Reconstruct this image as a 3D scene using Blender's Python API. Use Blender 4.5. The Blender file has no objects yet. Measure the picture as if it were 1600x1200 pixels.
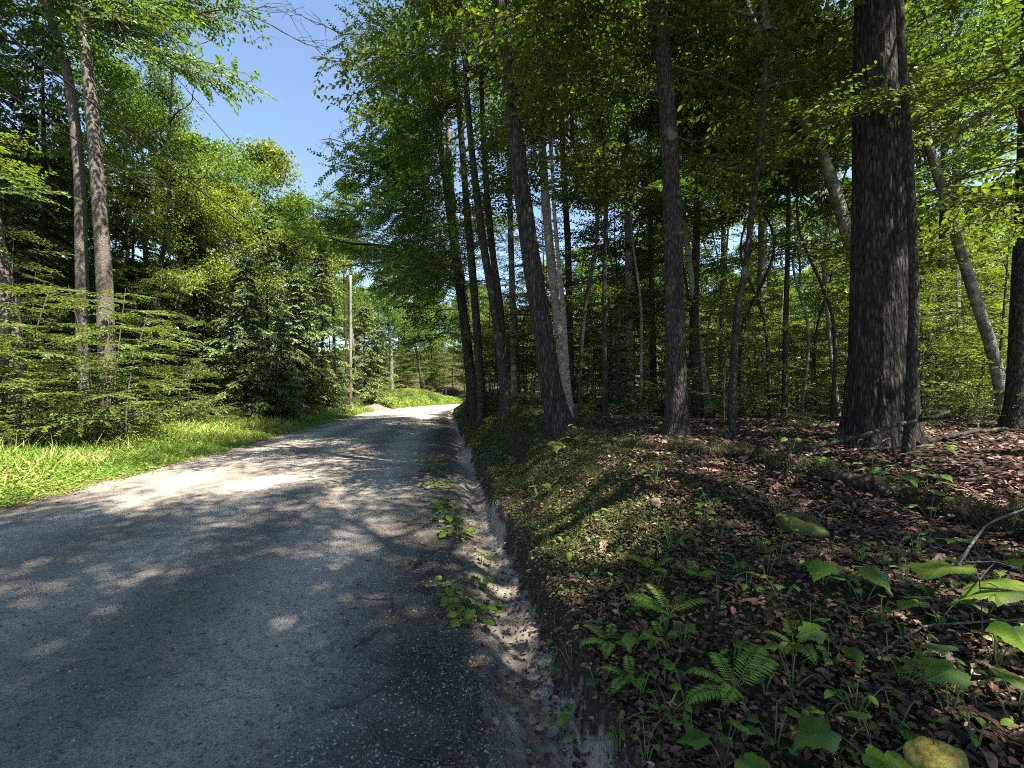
import bpy, math, random
import numpy as np
from mathutils import Vector, Matrix, Euler

# ------------------------------------------------------------------ camera, sky, sun, exposure
sc = bpy.context.scene
col = sc.collection
F, CU, CV, EYE = 680.0, 800.0, 612.0, 1.6          # focal length and horizon in photo pixels
cam = bpy.data.cameras.new('camera')
cam.sensor_width = 36.0
cam.lens = 36.0 * F / 1600.0
cam.shift_y = 12.0 / 1600.0
cam.clip_start = 0.05
cam.clip_end = 3000
cam_o = bpy.data.objects.new('camera', cam)
col.objects.link(cam_o)
cam_o.location = (0, 0, EYE)
cam_o.rotation_euler = (math.pi / 2, 0, 0)
sc.camera = cam_o

SUN_EL, SUN_AZ = math.radians(62), math.radians(126)   # azimuth clockwise from the view direction
world = bpy.data.worlds.new('World')
sc.world = world
world.use_nodes = True
wn = world.node_tree
sky = wn.nodes.new('ShaderNodeTexSky')
sky.sky_type = 'NISHITA'
sky.sun_disc = False
sky.sun_elevation = SUN_EL
sky.sun_rotation = SUN_AZ
sky.altitude = 1500
sky.air_density = 1.0
sky.dust_density = 0.1
sky.ozone_density = 2.6
wn.links.new(sky.outputs[0], wn.nodes['Background'].inputs[0])
wn.nodes['Background'].inputs[1].default_value = 0.072
sun = bpy.data.lights.new('sun', 'SUN')
sun.energy = 4.5
sun.angle = math.radians(0.55)
sun.color = (1.0, 0.97, 0.92)
sun_o = bpy.data.objects.new('sun', sun)
col.objects.link(sun_o)
SUNV = Vector((math.cos(SUN_EL) * math.sin(SUN_AZ), math.cos(SUN_EL) * math.cos(SUN_AZ), math.sin(SUN_EL)))
sun_o.rotation_euler = SUNV.to_track_quat('Z', 'Y').to_euler()
sun_o.location = SUNV * 60
vs = sc.view_settings
vs.view_transform = 'Standard'
vs.look = 'None'
vs.exposure = 2.45
vs.use_white_balance = True
vs.white_balance_temperature = 7250
vs.white_balance_tint = 9
vs.gamma = 1.0
sc.cycles.use_denoising = False
sc.cycles.filter_width = 1.0
sc.cycles.max_bounces = 8
sc.cycles.diffuse_bounces = 4
sc.cycles.transmission_bounces = 5
sc.cycles.glossy_bounces = 2
sc.cycles.sample_clamp_indirect = 4.0

rng = np.random.default_rng(7)
random.seed(7)

# ------------------------------------------------------------------ small numeric helpers
def _hash(ix, iy, seed):
    n = (ix * 374761393 + iy * 668265263 + seed * 974634777) & 0xffffffff
    n = ((n ^ (n >> 13)) * 1274126177) & 0xffffffff
    return ((n ^ (n >> 16)) & 0xffff) / 65535.0

def vnoise(x, y, seed=0):
    x = np.asarray(x, float); y = np.asarray(y, float)
    ix = np.floor(x).astype(np.int64); iy = np.floor(y).astype(np.int64)
    fx = x - ix; fy = y - iy
    fx = fx * fx * (3 - 2 * fx); fy = fy * fy * (3 - 2 * fy)
    a = _hash(ix, iy, seed); b = _hash(ix + 1, iy, seed)
    c = _hash(ix, iy + 1, seed); d = _hash(ix + 1, iy + 1, seed)
    return (a + (b - a) * fx) * (1 - fy) + (c + (d - c) * fx) * fy

def sstep(a, b, x):
    t = np.clip((np.asarray(x, float) - a) / (b - a), 0, 1)
    return t * t * (3 - 2 * t)

def cen(y):                                       # ditch line beside the road, x as a function of y
    y = np.asarray(y, float)
    t = np.clip(y - 30, 0, 45)
    return 0.5 - 0.157 * y + 0.012 * t * t + np.clip(y - 75, 0, None) * 1.08

ROADW = 6.45
def height(x, y):
    x = np.asarray(x, float); y = np.asarray(y, float)
    s = (x - cen(y)) * 0.987
    road = 0.07 * (1 - ((s + 3.2) / 3.3) ** 2)
    road = np.where((s < 0.0) & (s > -ROADW), np.clip(road, -0.02, 1), 0.0)
    hb = np.interp(y, [-5, 1, 4, 7, 12, 25, 60], [.50, .55, .70, .95, 1.16, 1.28, 1.35])
    hf = np.interp(y, [-5, 3, 10, 30, 80], [.75, .80, .88, 1.0, 1.6])
    s = s + .16 * (vnoise(y * .55, 0 * y + 3, 15) - .5) + .07 * (vnoise(y * 2.3, 0 * y + 3, 16) - .5)
    wob = 0.10 * (vnoise(y * 1.1, 0 * y, 5) - .5) + 0.05 * (vnoise(y * 4.0, 0 * y, 6) - .5)
    gut = -0.09 * np.exp(-((s + 0.04) / 0.15) ** 2)
    bank = 0.25 * sstep(.12, .23, s + wob * .5) + (hb - .25) * sstep(.15, 1.7, s + wob)
    bank = bank + (hf - hb) * sstep(2.0, 6.0, s)
    d = -(s + ROADW)
    left = 0.05 * sstep(0.1, .5, d) + .22 * sstep(.3, 3.5, d) + .35 * sstep(5, 18, d)
    left = left + 1.35 * np.exp(-(((x + 12.5) / 4.2) ** 2 + ((y - 53) / 8.0) ** 2)) * sstep(.1, 2.5, d)
    z = np.where(s > 0, bank, np.where(s < -ROADW, left, 0.0)) + road + gut
    off = np.maximum(sstep(.25, .9, s), sstep(.3, 1.5, d))
    far = np.hypot(x, y)
    z = z + off * (9 * sstep(40, 130, far) * np.maximum(sstep(8, 40, s), sstep(10, 40, d)) + 5 * sstep(85, 140, y))
    near = np.clip(1.6 - np.hypot(x, y) / 30, .0, 1)
    z = z + off * (.14 * (vnoise(x * 2.1, y * 2.1, 22) - .5) * np.clip(1.3 - far / 20, 0, 1) * sstep(-.1, .3, s) + 0.16 * (vnoise(x * .3, y * .3, 1) - .5) + .09 * (vnoise(x * 1.2, y * 1.2, 2) - .5)
                   + near * (.045 * (vnoise(x * 4, y * 4, 3) - .5) + .022 * (vnoise(x * 11, y * 11, 4) - .5)))
    onr = (1 - off)
    z = z + onr * near * (.020 * (vnoise(x * 1.1, y * 1.1, 8) - .5) + .010 * (vnoise(x * 6, y * 6, 9) - .5)
                          + .013 * (vnoise(x * 17, y * 17, 10) - .5) * (.4 + 1.2 * vnoise(x * .8, y * .8, 12)))
    return z

def hz(x, y):
    return float(height(np.array([x]), np.array([y]))[0])

def G(u, v):                                      # the ground point seen at a photo pixel
    dx, dz = (u - CU) / F, (CV - v) / F
    y = np.geomspace(.5, 150, 3000)
    below = (EYE + dz * y) < height(dx * y, y)
    k = int(np.argmax(below)) if below.any() else len(y) - 1
    yy = y[k]
    return Vector((dx * yy, yy, hz(dx * yy, yy)))

def W(u, v, Y):
    return np.array([(u - CU) / F * Y, Y, EYE + (CV - v) / F * Y])

# ------------------------------------------------------------------ mesh helpers
class MB:
    def __init__(self):
        self.v, self.f, self.a, self.n = [], [], [], 0
    def add(self, V, Fq, a=None):
        self.v.append(np.asarray(V, float)); self.f.append(np.asarray(Fq, np.int64) + self.n)
        self.a.append(np.full(len(Fq), .5) if a is None else np.broadcast_to(np.asarray(a, float), (len(Fq),)).copy())
        self.n += len(V)
    def mesh(self, name, mat, smooth=False):
        V = np.concatenate(self.v); Q = np.concatenate(self.f); A = np.concatenate(self.a)
        return mk(name, V, Q, mat, smooth, A)

def mk(name, V, Q, mat, smooth=False, A=None):
    me = bpy.data.meshes.new(name)
    k = Q.shape[1]
    me.vertices.add(len(V)); me.vertices.foreach_set('co', np.ascontiguousarray(V, np.float32).ravel())
    me.loops.add(Q.size); me.loops.foreach_set('vertex_index', np.ascontiguousarray(Q, np.int32).ravel())
    me.polygons.add(len(Q)); me.polygons.foreach_set('loop_start', np.arange(0, Q.size, k, dtype=np.int32))
    me.polygons.foreach_set('use_smooth', np.full(len(Q), smooth, dtype=bool))
    me.update(calc_edges=True)
    if A is not None:
        at = me.attributes.new('rnd', 'FLOAT', 'FACE')
        at.data.foreach_set('value', np.ascontiguousarray(A, np.float32))
    me.materials.append(mat)
    return me

def nrm(a):
    a = np.asarray(a, float)
    return a / (np.linalg.norm(a, axis=-1, keepdims=True) + 1e-9)

def tube(P, R, k=6):
    P = np.asarray(P, float); R = np.asarray(R, float); n = len(P)
    T = nrm(np.gradient(P, axis=0))
    ref = np.array([1., 0, 0]) if abs(T[0][0]) < .8 else np.array([0, 1., 0])
    A = np.zeros_like(P); a = ref
    for i in range(n):
        a = a - T[i] * (a @ T[i]); a = a / (np.linalg.norm(a) + 1e-9); A[i] = a
    B = np.cross(T, A)
    th = np.linspace(0, 2 * np.pi, k, endpoint=False)
    c, s_ = np.cos(th), np.sin(th)
    RR = R if R.ndim == 2 else R[:, None]
    V = P[:, None, :] + RR[:, :, None] * (A[:, None, :] * c[None, :, None] + B[:, None, :] * s_[None, :, None])
    i, j = np.meshgrid(np.arange(n - 1), np.arange(k), indexing='ij')
    Q = np.stack([i * k + j, i * k + (j + 1) % k, (i + 1) * k + (j + 1) % k, (i + 1) * k + j], -1).reshape(-1, 4)
    return V.reshape(-1, 3), Q

def spline(P, n):
    P = np.asarray(P, float)
    d = np.r_[0, np.cumsum(np.linalg.norm(np.diff(P, axis=0), axis=1))]
    t = np.linspace(0, d[-1], n)
    m = np.gradient(P, d, axis=0) if len(P) > 2 else np.repeat((P[1:] - P[:1]) / d[-1], 2, 0)
    k = np.clip(np.searchsorted(d, t, side='right') - 1, 0, len(P) - 2)
    h = (d[k + 1] - d[k]); x = ((t - d[k]) / h)[:, None]; h = h[:, None]
    return ((1 + 2 * x) * (1 - x) ** 2 * P[k] + x * (1 - x) ** 2 * h * m[k]
            + x * x * (3 - 2 * x) * P[k + 1] + x * x * (x - 1) * h * m[k + 1])

def leafset(P, D, U, L, wr=.55, hexa=False, fold=.12, droop=.1):
    """leaves: base P, direction D, face normal U, length L"""
    P = np.asarray(P, float); D = nrm(D); U = np.asarray(U, float)
    S = nrm(np.cross(D, U)); U = np.cross(S, D)
    L = np.broadcast_to(np.asarray(L, float), (len(P),))[:, None]
    n = len(P)
    if not hexa:
        w = L * wr * .5
        V = np.stack([P, P + D * L * .45 + S * w + U * L * fold, P + D * L - U * L * droop, P + D * L * .45 - S * w + U * L * fold], 1)
        return V.reshape(-1, 3), np.arange(4 * n).reshape(n, 4), 1
    w = L * wr * .5
    m = P + D * L * .5
    V = np.stack([P, P + D * L * .28 + S * w * .85 + U * L * fold * .8, P + D * L * .62 + S * w * .8 + U * L * (fold * .7 - droop * .4),
                  P + D * L - U * L * droop, P + D * L * .62 - S * w * .8 + U * L * (fold * .7 - droop * .4), P + D * L * .28 - S * w * .85 + U * L * fold * .8], 1)
    b = np.arange(n)[:, None] * 6
    Q = np.stack([b + [0, 1, 2, 3], b + [0, 3, 4, 5]], 1).reshape(-1, 4)
    return V.reshape(-1, 3), Q, 2

def add_leaves(mb, P, D, U, L, a, **kw):
    V, Q, m = leafset(P, D, U, L, **kw)
    mb.add(V, Q, np.repeat(a, m))

# ------------------------------------------------------------------ object helpers
def link(name, data, parent=None):
    o = bpy.data.objects.new(name, data)
    col.objects.link(o)
    if parent is not None:
        o.parent = parent
    return o

def tag(o, label, cat, group=None):
    o['label'] = label; o['category'] = cat
    if group: o['group'] = group
    return o

def thing(name, label, cat, loc=(0, 0, 0), rz=0, group=None):
    o = link(name, None)
    o.empty_display_size = .2
    o.location = loc; o.rotation_euler = (0, 0, rz)
    return tag(o, label, cat, group)

def struct(name, me):
    o = link(name, me); o['kind'] = 'structure'; return o

def stuff(name, me, label, cat):
    o = link(name, me); o['kind'] = 'stuff'; o['label'] = label; o['category'] = cat; return o

# ------------------------------------------------------------------ materials
def nodes_of(name):
    m = bpy.data.materials.new(name); m.use_nodes = True
    nt = m.node_tree; nt.nodes.clear()
    out = nt.nodes.new('ShaderNodeOutputMaterial')
    return m, nt, out

def N(nt, t, **kw):
    n = nt.nodes.new(t)
    for k, v in kw.items():
        if k.startswith('i_'):
            key = k[2:]
            n.inputs[int(key) if key.isdigit() else key].default_value = v
        else:
            setattr(n, k, v)
    return n

def ramp(nt, stops):
    r = nt.nodes.new('ShaderNodeValToRGB')
    e = r.color_ramp.elements
    while len(e) < len(stops): e.new(.5)
    for i, (p, c) in enumerate(stops):
        e[i].position = p; e[i].color = (*c, 1)
    return r

def leaf_mat(name, cols, tf=.42, tcol=(1.25, 1.15, .45), rough=.45, spec=.35):
    m, nt, out = nodes_of(name)
    at = N(nt, 'ShaderNodeAttribute', attribute_name='rnd')
    oi = N(nt, 'ShaderNodeObjectInfo')
    r = ramp(nt, [(i / (len(cols) - 1), c) for i, c in enumerate(cols)])
    nt.links.new(at.outputs['Fac'], r.inputs[0])
    mr = N(nt, 'ShaderNodeMapRange', i_3=.8, i_4=1.2)
    nt.links.new(oi.outputs['Random'], mr.inputs[0])
    hs = N(nt, 'ShaderNodeHueSaturation', i_Saturation=1.0)
    nt.links.new(mr.outputs[0], hs.inputs['Value']); nt.links.new(r.outputs[0], hs.inputs['Color'])
    p = N(nt, 'ShaderNodeBsdfPrincipled', i_Roughness=rough)
    p.inputs['Specular IOR Level'].default_value = spec
    nt.links.new(hs.outputs[0], p.inputs['Base Color'])
    mx = N(nt, 'ShaderNodeMix', data_type='RGBA', blend_type='MULTIPLY')
    mx.inputs[0].default_value = 1
    nt.links.new(hs.outputs[0], mx.inputs[6]); mx.inputs[7].default_value = (*tcol, 1)
    t = N(nt, 'ShaderNodeBsdfTranslucent')
    nt.links.new(mx.outputs[2], t.inputs[0])
    ms = N(nt, 'ShaderNodeMixShader', i_0=tf)
    nt.links.new(p.outputs[0], ms.inputs[1]); nt.links.new(t.outputs[0], ms.inputs[2])
    nt.links.new(ms.outputs[0], out.inputs[0])
    return m

def bark_mat(name, stops, scale=9, zs=.22, bump=.6, lichen=None, lic_amt=.55, horiz=False):
    m, nt, out = nodes_of(name)
    tc = N(nt, 'ShaderNodeTexCoord')
    mp = N(nt, 'ShaderNodeMapping')
    mp.inputs['Scale'].default_value = (1, 1, zs) if not horiz else (.35, .35, 1.6)
    nt.links.new(tc.outputs['Object'], mp.inputs[0])
    n1 = N(nt, 'ShaderNodeTexNoise', i_Scale=scale * 2.2, i_Detail=6, i_Roughness=.65, i_Distortion=.4)
    vo = N(nt, 'ShaderNodeTexVoronoi', feature='DISTANCE_TO_EDGE', i_Scale=scale * 2.6)
    nt.links.new(mp.outputs[0], n1.inputs['Vector']); nt.links.new(mp.outputs[0], vo.inputs['Vector'])
    ad = N(nt, 'ShaderNodeMath', operation='MULTIPLY_ADD', i_1=1.1)
    nt.links.new(vo.outputs['Distance'], ad.inputs[0]); nt.links.new(n1.outputs[0], ad.inputs[2])
    r = ramp(nt, stops)
    sub = N(nt, 'ShaderNodeMath', operation='SUBTRACT', i_1=.2)
    nt.links.new(ad.outputs[0], sub.inputs[0]); nt.links.new(sub.outputs[0], r.inputs[0])
    c = r.outputs[0]
    if lichen:
        n2 = N(nt, 'ShaderNodeTexNoise', i_Scale=3.5, i_Detail=8, i_Roughness=.7)
        nt.links.new(tc.outputs['Object'], n2.inputs['Vector'])
        r2 = ramp(nt, [(lic_amt - .04, (0, 0, 0)), (lic_amt + .06, (1, 1, 1))])
        nt.links.new(n2.outputs[0], r2.inputs[0])
        mx = N(nt, 'ShaderNodeMix', data_type='RGBA')
        nt.links.new(r2.outputs[0], mx.inputs[0]); nt.links.new(c, mx.inputs[6])
        mx.inputs[7].default_value = (*lichen, 1)
        c = mx.outputs[2]
    p = N(nt, 'ShaderNodeBsdfPrincipled', i_Roughness=.9)
    p.inputs['Specular IOR Level'].default_value = .15
    nt.links.new(c, p.inputs['Base Color'])
    b = N(nt, 'ShaderNodeBump', i_Strength=bump, i_Distance=.045)
    nt.links.new(ad.outputs[0], b.inputs['Height']); nt.links.new(b.outputs[0], p.inputs['Normal'])
    nt.links.new(p.outputs[0], out.inputs[0])
    return m

def simple_mat(name, stops, scale=8, rough=.9, bump=.3, detail=6, dist=.01, obj=True, sc3=(1, 1, 1)):
    m, nt, out = nodes_of(name)
    tc = N(nt, 'ShaderNodeTexCoord')
    mp = N(nt, 'ShaderNodeMapping'); mp.inputs['Scale'].default_value = sc3
    nt.links.new(tc.outputs['Object'], mp.inputs[0])
    n1 = N(nt, 'ShaderNodeTexNoise', i_Scale=scale, i_Detail=detail, i_Roughness=.65)
    nt.links.new(mp.outputs[0], n1.inputs['Vector'])
    r = ramp(nt, stops)
    nt.links.new(n1.outputs[0], r.inputs[0])
    p = N(nt, 'ShaderNodeBsdfPrincipled', i_Roughness=rough)
    p.inputs['Specular IOR Level'].default_value = .2
    nt.links.new(r.outputs[0], p.inputs['Base Color'])
    if bump:
        b = N(nt, 'ShaderNodeBump', i_Strength=bump, i_Distance=dist)
        nt.links.new(n1.outputs[0], b.inputs['Height']); nt.links.new(b.outputs[0], p.inputs['Normal'])
    nt.links.new(p.outputs[0], out.inputs[0])
    return m

def attr_mat(name, cols, rough=.85, spec=.2, tf=0):
    m, nt, out = nodes_of(name)
    at = N(nt, 'ShaderNodeAttribute', attribute_name='rnd')
    r = ramp(nt, [(i / (len(cols) - 1), c) for i, c in enumerate(cols)])
    nt.links.new(at.outputs['Fac'], r.inputs[0])
    p = N(nt, 'ShaderNodeBsdfPrincipled', i_Roughness=rough)
    p.inputs['Specular IOR Level'].default_value = spec
    nt.links.new(r.outputs[0], p.inputs['Base Color'])
    nt.links.new(p.outputs[0], out.inputs[0])
    return m

M = {}
M['canopy'] = leaf_mat('canopy_leaf', [(.038, .085, .015), (.06, .13, .02), (.095, .18, .025), (.17, .24, .03)])
M['canopy_y'] = leaf_mat('yellow_green_leaf', [(.075, .13, .018), (.13, .20, .025), (.19, .25, .03), (.27, .29, .035)])
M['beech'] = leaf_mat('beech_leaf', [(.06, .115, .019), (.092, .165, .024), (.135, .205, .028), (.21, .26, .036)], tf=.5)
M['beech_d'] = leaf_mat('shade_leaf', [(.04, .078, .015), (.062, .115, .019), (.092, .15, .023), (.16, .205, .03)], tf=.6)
M['needle'] = leaf_mat('hemlock_needle', [(.022, .044, .018), (.045, .08, .025), (.09, .135, .034), (.17, .215, .055)], tf=.2, tcol=(1.1, 1.1, .6))
M['grass'] = leaf_mat('verge_grass', [(.04, .115, .018), (.068, .16, .022), (.11, .205, .028), (.175, .25, .04), (.33, .29, .12)], tf=.35)
M['bankleaf'] = leaf_mat('bank_moss_leaf', [(.018, .032, .009), (.034, .052, .013), (.06, .08, .018), (.11, .115, .05)], tf=.2, spec=.25)
M['seedling'] = leaf_mat('seedling_leaf', [(.07, .16, .025), (.10, .21, .03), (.14, .26, .035), (.20, .30, .05)], tf=.35)
M['fern'] = leaf_mat('fern_leaf', [(.10, .19, .03), (.15, .26, .035), (.21, .33, .045), (.30, .40, .07)], tf=.4)
M['litter'] = attr_mat('fallen_leaf', [(.018, .010, .009), (.055, .024, .018), (.115, .05, .036), (.19, .10, .068), (.42, .30, .21)], rough=.6, spec=.35)
M['oakbark'] = bark_mat('furrowed_oak_bark', [(.15, (.007, .006, .005)), (.45, (.03, .026, .022)), (.8, (.085, .075, .065))], scale=10, zs=.2, bump=.8)
M['darkbark'] = bark_mat('dark_bark', [(.15, (.008, .007, .006)), (.45, (.034, .029, .024)), (.85, (.10, .086, .07))], scale=12, zs=.3, bump=.8, lichen=(.10, .11, .07), lic_amt=.60)
M['greybark'] = bark_mat('grey_bark', [(.15, (.035, .03, .025)), (.45, (.11, .10, .085)), (.85, (.26, .24, .20))], scale=14, zs=.5, bump=.6, lichen=(.23, .24, .19), lic_amt=.53)
M['palebark'] = bark_mat('pale_bark', [(.1, (.045, .038, .033)), (.4, (.17, .155, .135)), (.85, (.36, .335, .295))], scale=9, zs=1.2, bump=.5, lichen=(.08, .075, .065), lic_amt=.60, horiz=True)
M['lefttrunk'] = bark_mat('pinkish_grey_bark', [(.1, (.03, .024, .02)), (.45, (.12, .10, .09)), (.85, (.29, .255, .23))], scale=16, zs=.7, bump=.7, lichen=(.10, .10, .07), lic_amt=.58)
M['twig'] = bark_mat('twig_bark', [(.1, (.03, .025, .02)), (.5, (.08, .07, .06)), (.9, (.18, .16, .14))], scale=14, zs=.5, bump=.3)
M['deadwood'] = bark_mat('weathered_wood', [(.1, (.04, .035, .03)), (.5, (.14, .125, .11)), (.9, (.32, .29, .26))], scale=14, zs=.4, bump=.5)
M['stem'] = simple_mat('green_stem', [(.3, (.07, .12, .03)), (.7, (.14, .16, .06))], bump=0)

# ------------------------------------------------------------------ ground sheets
def ground_mat(name, kind):
    m, nt, out = nodes_of(name)
    tc = N(nt, 'ShaderNodeTexCoord')
    P = tc.outputs['Object']
    def noise(scale, detail=6, rough=.65, dist=0):
        n = N(nt, 'ShaderNodeTexNoise', i_Scale=scale, i_Detail=detail, i_Roughness=rough, i_Distortion=dist)
        nt.links.new(P, n.inputs['Vector']); return n.outputs[0]
    def mixc(f, a, b, bt='MIX'):
        mx = N(nt, 'ShaderNodeMix', data_type='RGBA', blend_type=bt)
        if isinstance(f, float): mx.inputs[0].default_value = f
        else: nt.links.new(f, mx.inputs[0])
        for i, c in ((6, a), (7, b)):
            if isinstance(c, tuple): mx.inputs[i].default_value = (*c, 1)
            else: nt.links.new(c, mx.inputs[i])
        return mx.outputs[2]
    def rm(src, stops):
        r = ramp(nt, stops); nt.links.new(src, r.inputs[0]); return r.outputs[0]
    p = N(nt, 'ShaderNodeBsdfPrincipled', i_Roughness=.95)
    p.inputs['Specular IOR Level'].default_value = .12
    if kind == 'road':
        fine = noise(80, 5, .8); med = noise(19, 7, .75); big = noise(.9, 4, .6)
        
        c = rm(fine, [(.30, (.065, .056, .047)), (.5, (.37, .327, .278)), (.68, (.52, .465, .40))])
        c = mixc(rm(med, [(.32, (1, 1, 1)), (.46, (0, 0, 0))]), c, (.10, .085, .066))
        ac = N(nt, 'ShaderNodeAttribute', attribute_name='across')
        wv = N(nt, 'ShaderNodeMath', operation='MULTIPLY_ADD', i_1=1.6); nt.links.new(noise(2.2, 5, .7), wv.inputs[0])
        nt.links.new(ac.outputs['Fac'], wv.inputs[2])                # loose dark shoulder gravel, ragged edge
        sh = N(nt, 'ShaderNodeMapRange', i_1=-.45, i_2=.25); nt.links.new(wv.outputs[0], sh.inputs[0])
        dk = rm(noise(70, 4, .8), [(.3, (.03, .024, .018)), (.5, (.11, .096, .08)), (.7, (.33, .29, .245))])
        c = mixc(sh.outputs[0], c, dk)
        le = N(nt, 'ShaderNodeMapRange', i_1=-5.35, i_2=-5.75); nt.links.new(wv.outputs[0], le.inputs[0])   # earthy left edge
        c = mixc(le.outputs[0], c, rm(noise(30, 5, .75), [(.3, (.05, .038, .028)), (.5, (.15, .115, .085)), (.7, (.30, .24, .18))]))
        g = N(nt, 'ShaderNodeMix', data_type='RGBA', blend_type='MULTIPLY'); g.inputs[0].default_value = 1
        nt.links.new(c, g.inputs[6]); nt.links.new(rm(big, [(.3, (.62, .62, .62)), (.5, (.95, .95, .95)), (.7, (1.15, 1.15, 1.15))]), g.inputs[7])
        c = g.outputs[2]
        ph = N(nt, 'ShaderNodeMath', operation='MULTIPLY_ADD', i_1=.55); nt.links.new(noise(.7, 3), ph.inputs[0]); nt.links.new(ac.outputs['Fac'], ph.inputs[2])
        sn = N(nt, 'ShaderNodeMath', operation='MULTIPLY', i_1=3.6); nt.links.new(ph.outputs[0], sn.inputs[0])
        si = N(nt, 'ShaderNodeMath', operation='SINE'); nt.links.new(sn.outputs[0], si.inputs[0])
        trk = N(nt, 'ShaderNodeMapRange', i_1=-1, i_2=1, i_3=.70, i_4=1.18); nt.links.new(si.outputs[0], trk.inputs[0])   # worn wheel tracks
        g2 = N(nt, 'ShaderNodeMix', data_type='RGBA', blend_type='MULTIPLY'); g2.inputs[0].default_value = 1
        nt.links.new(c, g2.inputs[6]); nt.links.new(trk.outputs[0], g2.inputs[7])
        c = g2.outputs[2]
        hgt = N(nt, 'ShaderNodeMath', operation='MULTIPLY_ADD', i_1=.6)
        nt.links.new(fine, hgt.inputs[0]); nt.links.new(med, hgt.inputs[2])
        b = N(nt, 'ShaderNodeBump', i_Strength=1.0, i_Distance=.035); nt.links.new(hgt.outputs[0], b.inputs['Height'])
    elif kind == 'ditch':
        fine = noise(120, 4, .7); med = noise(7, 6, .7); cl = noise(32, 5, .75)
        ac = N(nt, 'ShaderNodeAttribute', attribute_name='across')
        wv = N(nt, 'ShaderNodeMath', operation='MULTIPLY_ADD', i_1=.42); nt.links.new(noise(3.5, 6, .75), wv.inputs[0])
        nt.links.new(ac.outputs['Fac'], wv.inputs[2])
        def edge(a, b):
            e = N(nt, 'ShaderNodeMapRange', i_1=a, i_2=b); nt.links.new(wv.outputs[0], e.inputs[0]); return e.outputs[0]
        silt = rm(fine, [(.3, (.14, .122, .10)), (.55, (.27, .24, .20)), (.75, (.40, .355, .30))])
        silt = mixc(rm(med, [(.30, (1, 1, 1)), (.42, (0, 0, 0))]), silt, (.09, .08, .07))
        silt = mixc(rm(noise(4, 5), [(.56, (0, 0, 0)), (.66, (1, 1, 1))]), silt, (.12, .125, .06))
        dk = rm(noise(70, 4, .8), [(.3, (.03, .024, .018)), (.5, (.11, .096, .08)), (.7, (.30, .265, .225))])
        soil = rm(cl, [(.3, (.012, .010, .008)), (.55, (.045, .035, .028)), (.75, (.12, .09, .07))])
        bk = rm(cl, [(.3, (.014, .015, .007)), (.5, (.042, .046, .015)), (.72, (.10, .105, .035))])
        c = mixc(edge(-.02, .05), dk, silt)
        c = mixc(edge(.33, .38), c, soil)
        c = mixc(edge(.50, .64), c, bk)
        hg = N(nt, 'ShaderNodeMath', operation='MULTIPLY_ADD', i_1=.5); nt.links.new(cl, hg.inputs[0]); nt.links.new(med, hg.inputs[2])
        b = N(nt, 'ShaderNodeBump', i_Strength=.9, i_Distance=.03); nt.links.new(hg.outputs[0], b.inputs['Height'])
    elif kind == 'floor':
        fine = noise(40, 6, .75); med = noise(6, 6, .7); big = noise(.8, 4)
        c = rm(fine, [(.3, (.016, .012, .010)), (.5, (.055, .038, .028)), (.72, (.14, .095, .07))])
        c = mixc(rm(med, [(.52, (0, 0, 0)), (.62, (1, 1, 1))]), c, rm(fine, [(.35, (.018, .02, .008)), (.65, (.06, .065, .02))]))
        b = N(nt, 'ShaderNodeBump', i_Strength=1.0, i_Distance=.03); nt.links.new(fine, b.inputs['Height'])
    elif kind == 'bank':
        fine = noise(55, 6, .75); med = noise(5, 6, .7)
        c = rm(fine, [(.3, (.012, .013, .006)), (.5, (.04, .046, .015)), (.72, (.10, .105, .035))])
        c = mixc(rm(med, [(.42, (1, 1, 1)), (.52, (0, 0, 0))]), c, rm(fine, [(.35, (.018, .013, .011)), (.65, (.075, .055, .04))]))
        b = N(nt, 'ShaderNodeBump', i_Strength=1.0, i_Distance=.03); nt.links.new(fine, b.inputs['Height'])
    else:
        fine = noise(30, 6, .7); med = noise(2.5, 5)
        c = rm(fine, [(.3, (.03, .045, .012)), (.5, (.07, .10, .02)), (.72, (.14, .15, .05))])
        c = mixc(rm(med, [(.55, (0, 0, 0)), (.68, (1, 1, 1))]), c, (.12, .09, .06))
        b = N(nt, 'ShaderNodeBump', i_Strength=1.0, i_Distance=.03); nt.links.new(fine, b.inputs['Height'])
    nt.links.new(c, p.inputs['Base Color']); nt.links.new(b.outputs[0], p.inputs['Normal'])
    nt.links.new(p.outputs[0], out.inputs[0])
    return m

def sheet(name, svals, yvals, mat):
    S, Y = np.meshgrid(svals, yvals)
    X = cen(Y) + S / .987
    Z = height(X, Y)
    V = np.stack([X, Y, Z], -1).reshape(-1, 3)
    n = len(svals); i, j = np.meshgrid(np.arange(len(yvals) - 1), np.arange(n - 1), indexing='ij')
    Q = np.stack([i * n + j, i * n + j + 1, (i + 1) * n + j + 1, (i + 1) * n + j], -1).reshape(-1, 4)
    me = mk(name, V, Q, mat, True)
    at = me.attributes.new('across', 'FLOAT', 'POINT')          # metres from the ditch line
    at.data.foreach_set('value', S.astype(np.float32).ravel())
    return struct(name, me)

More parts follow.
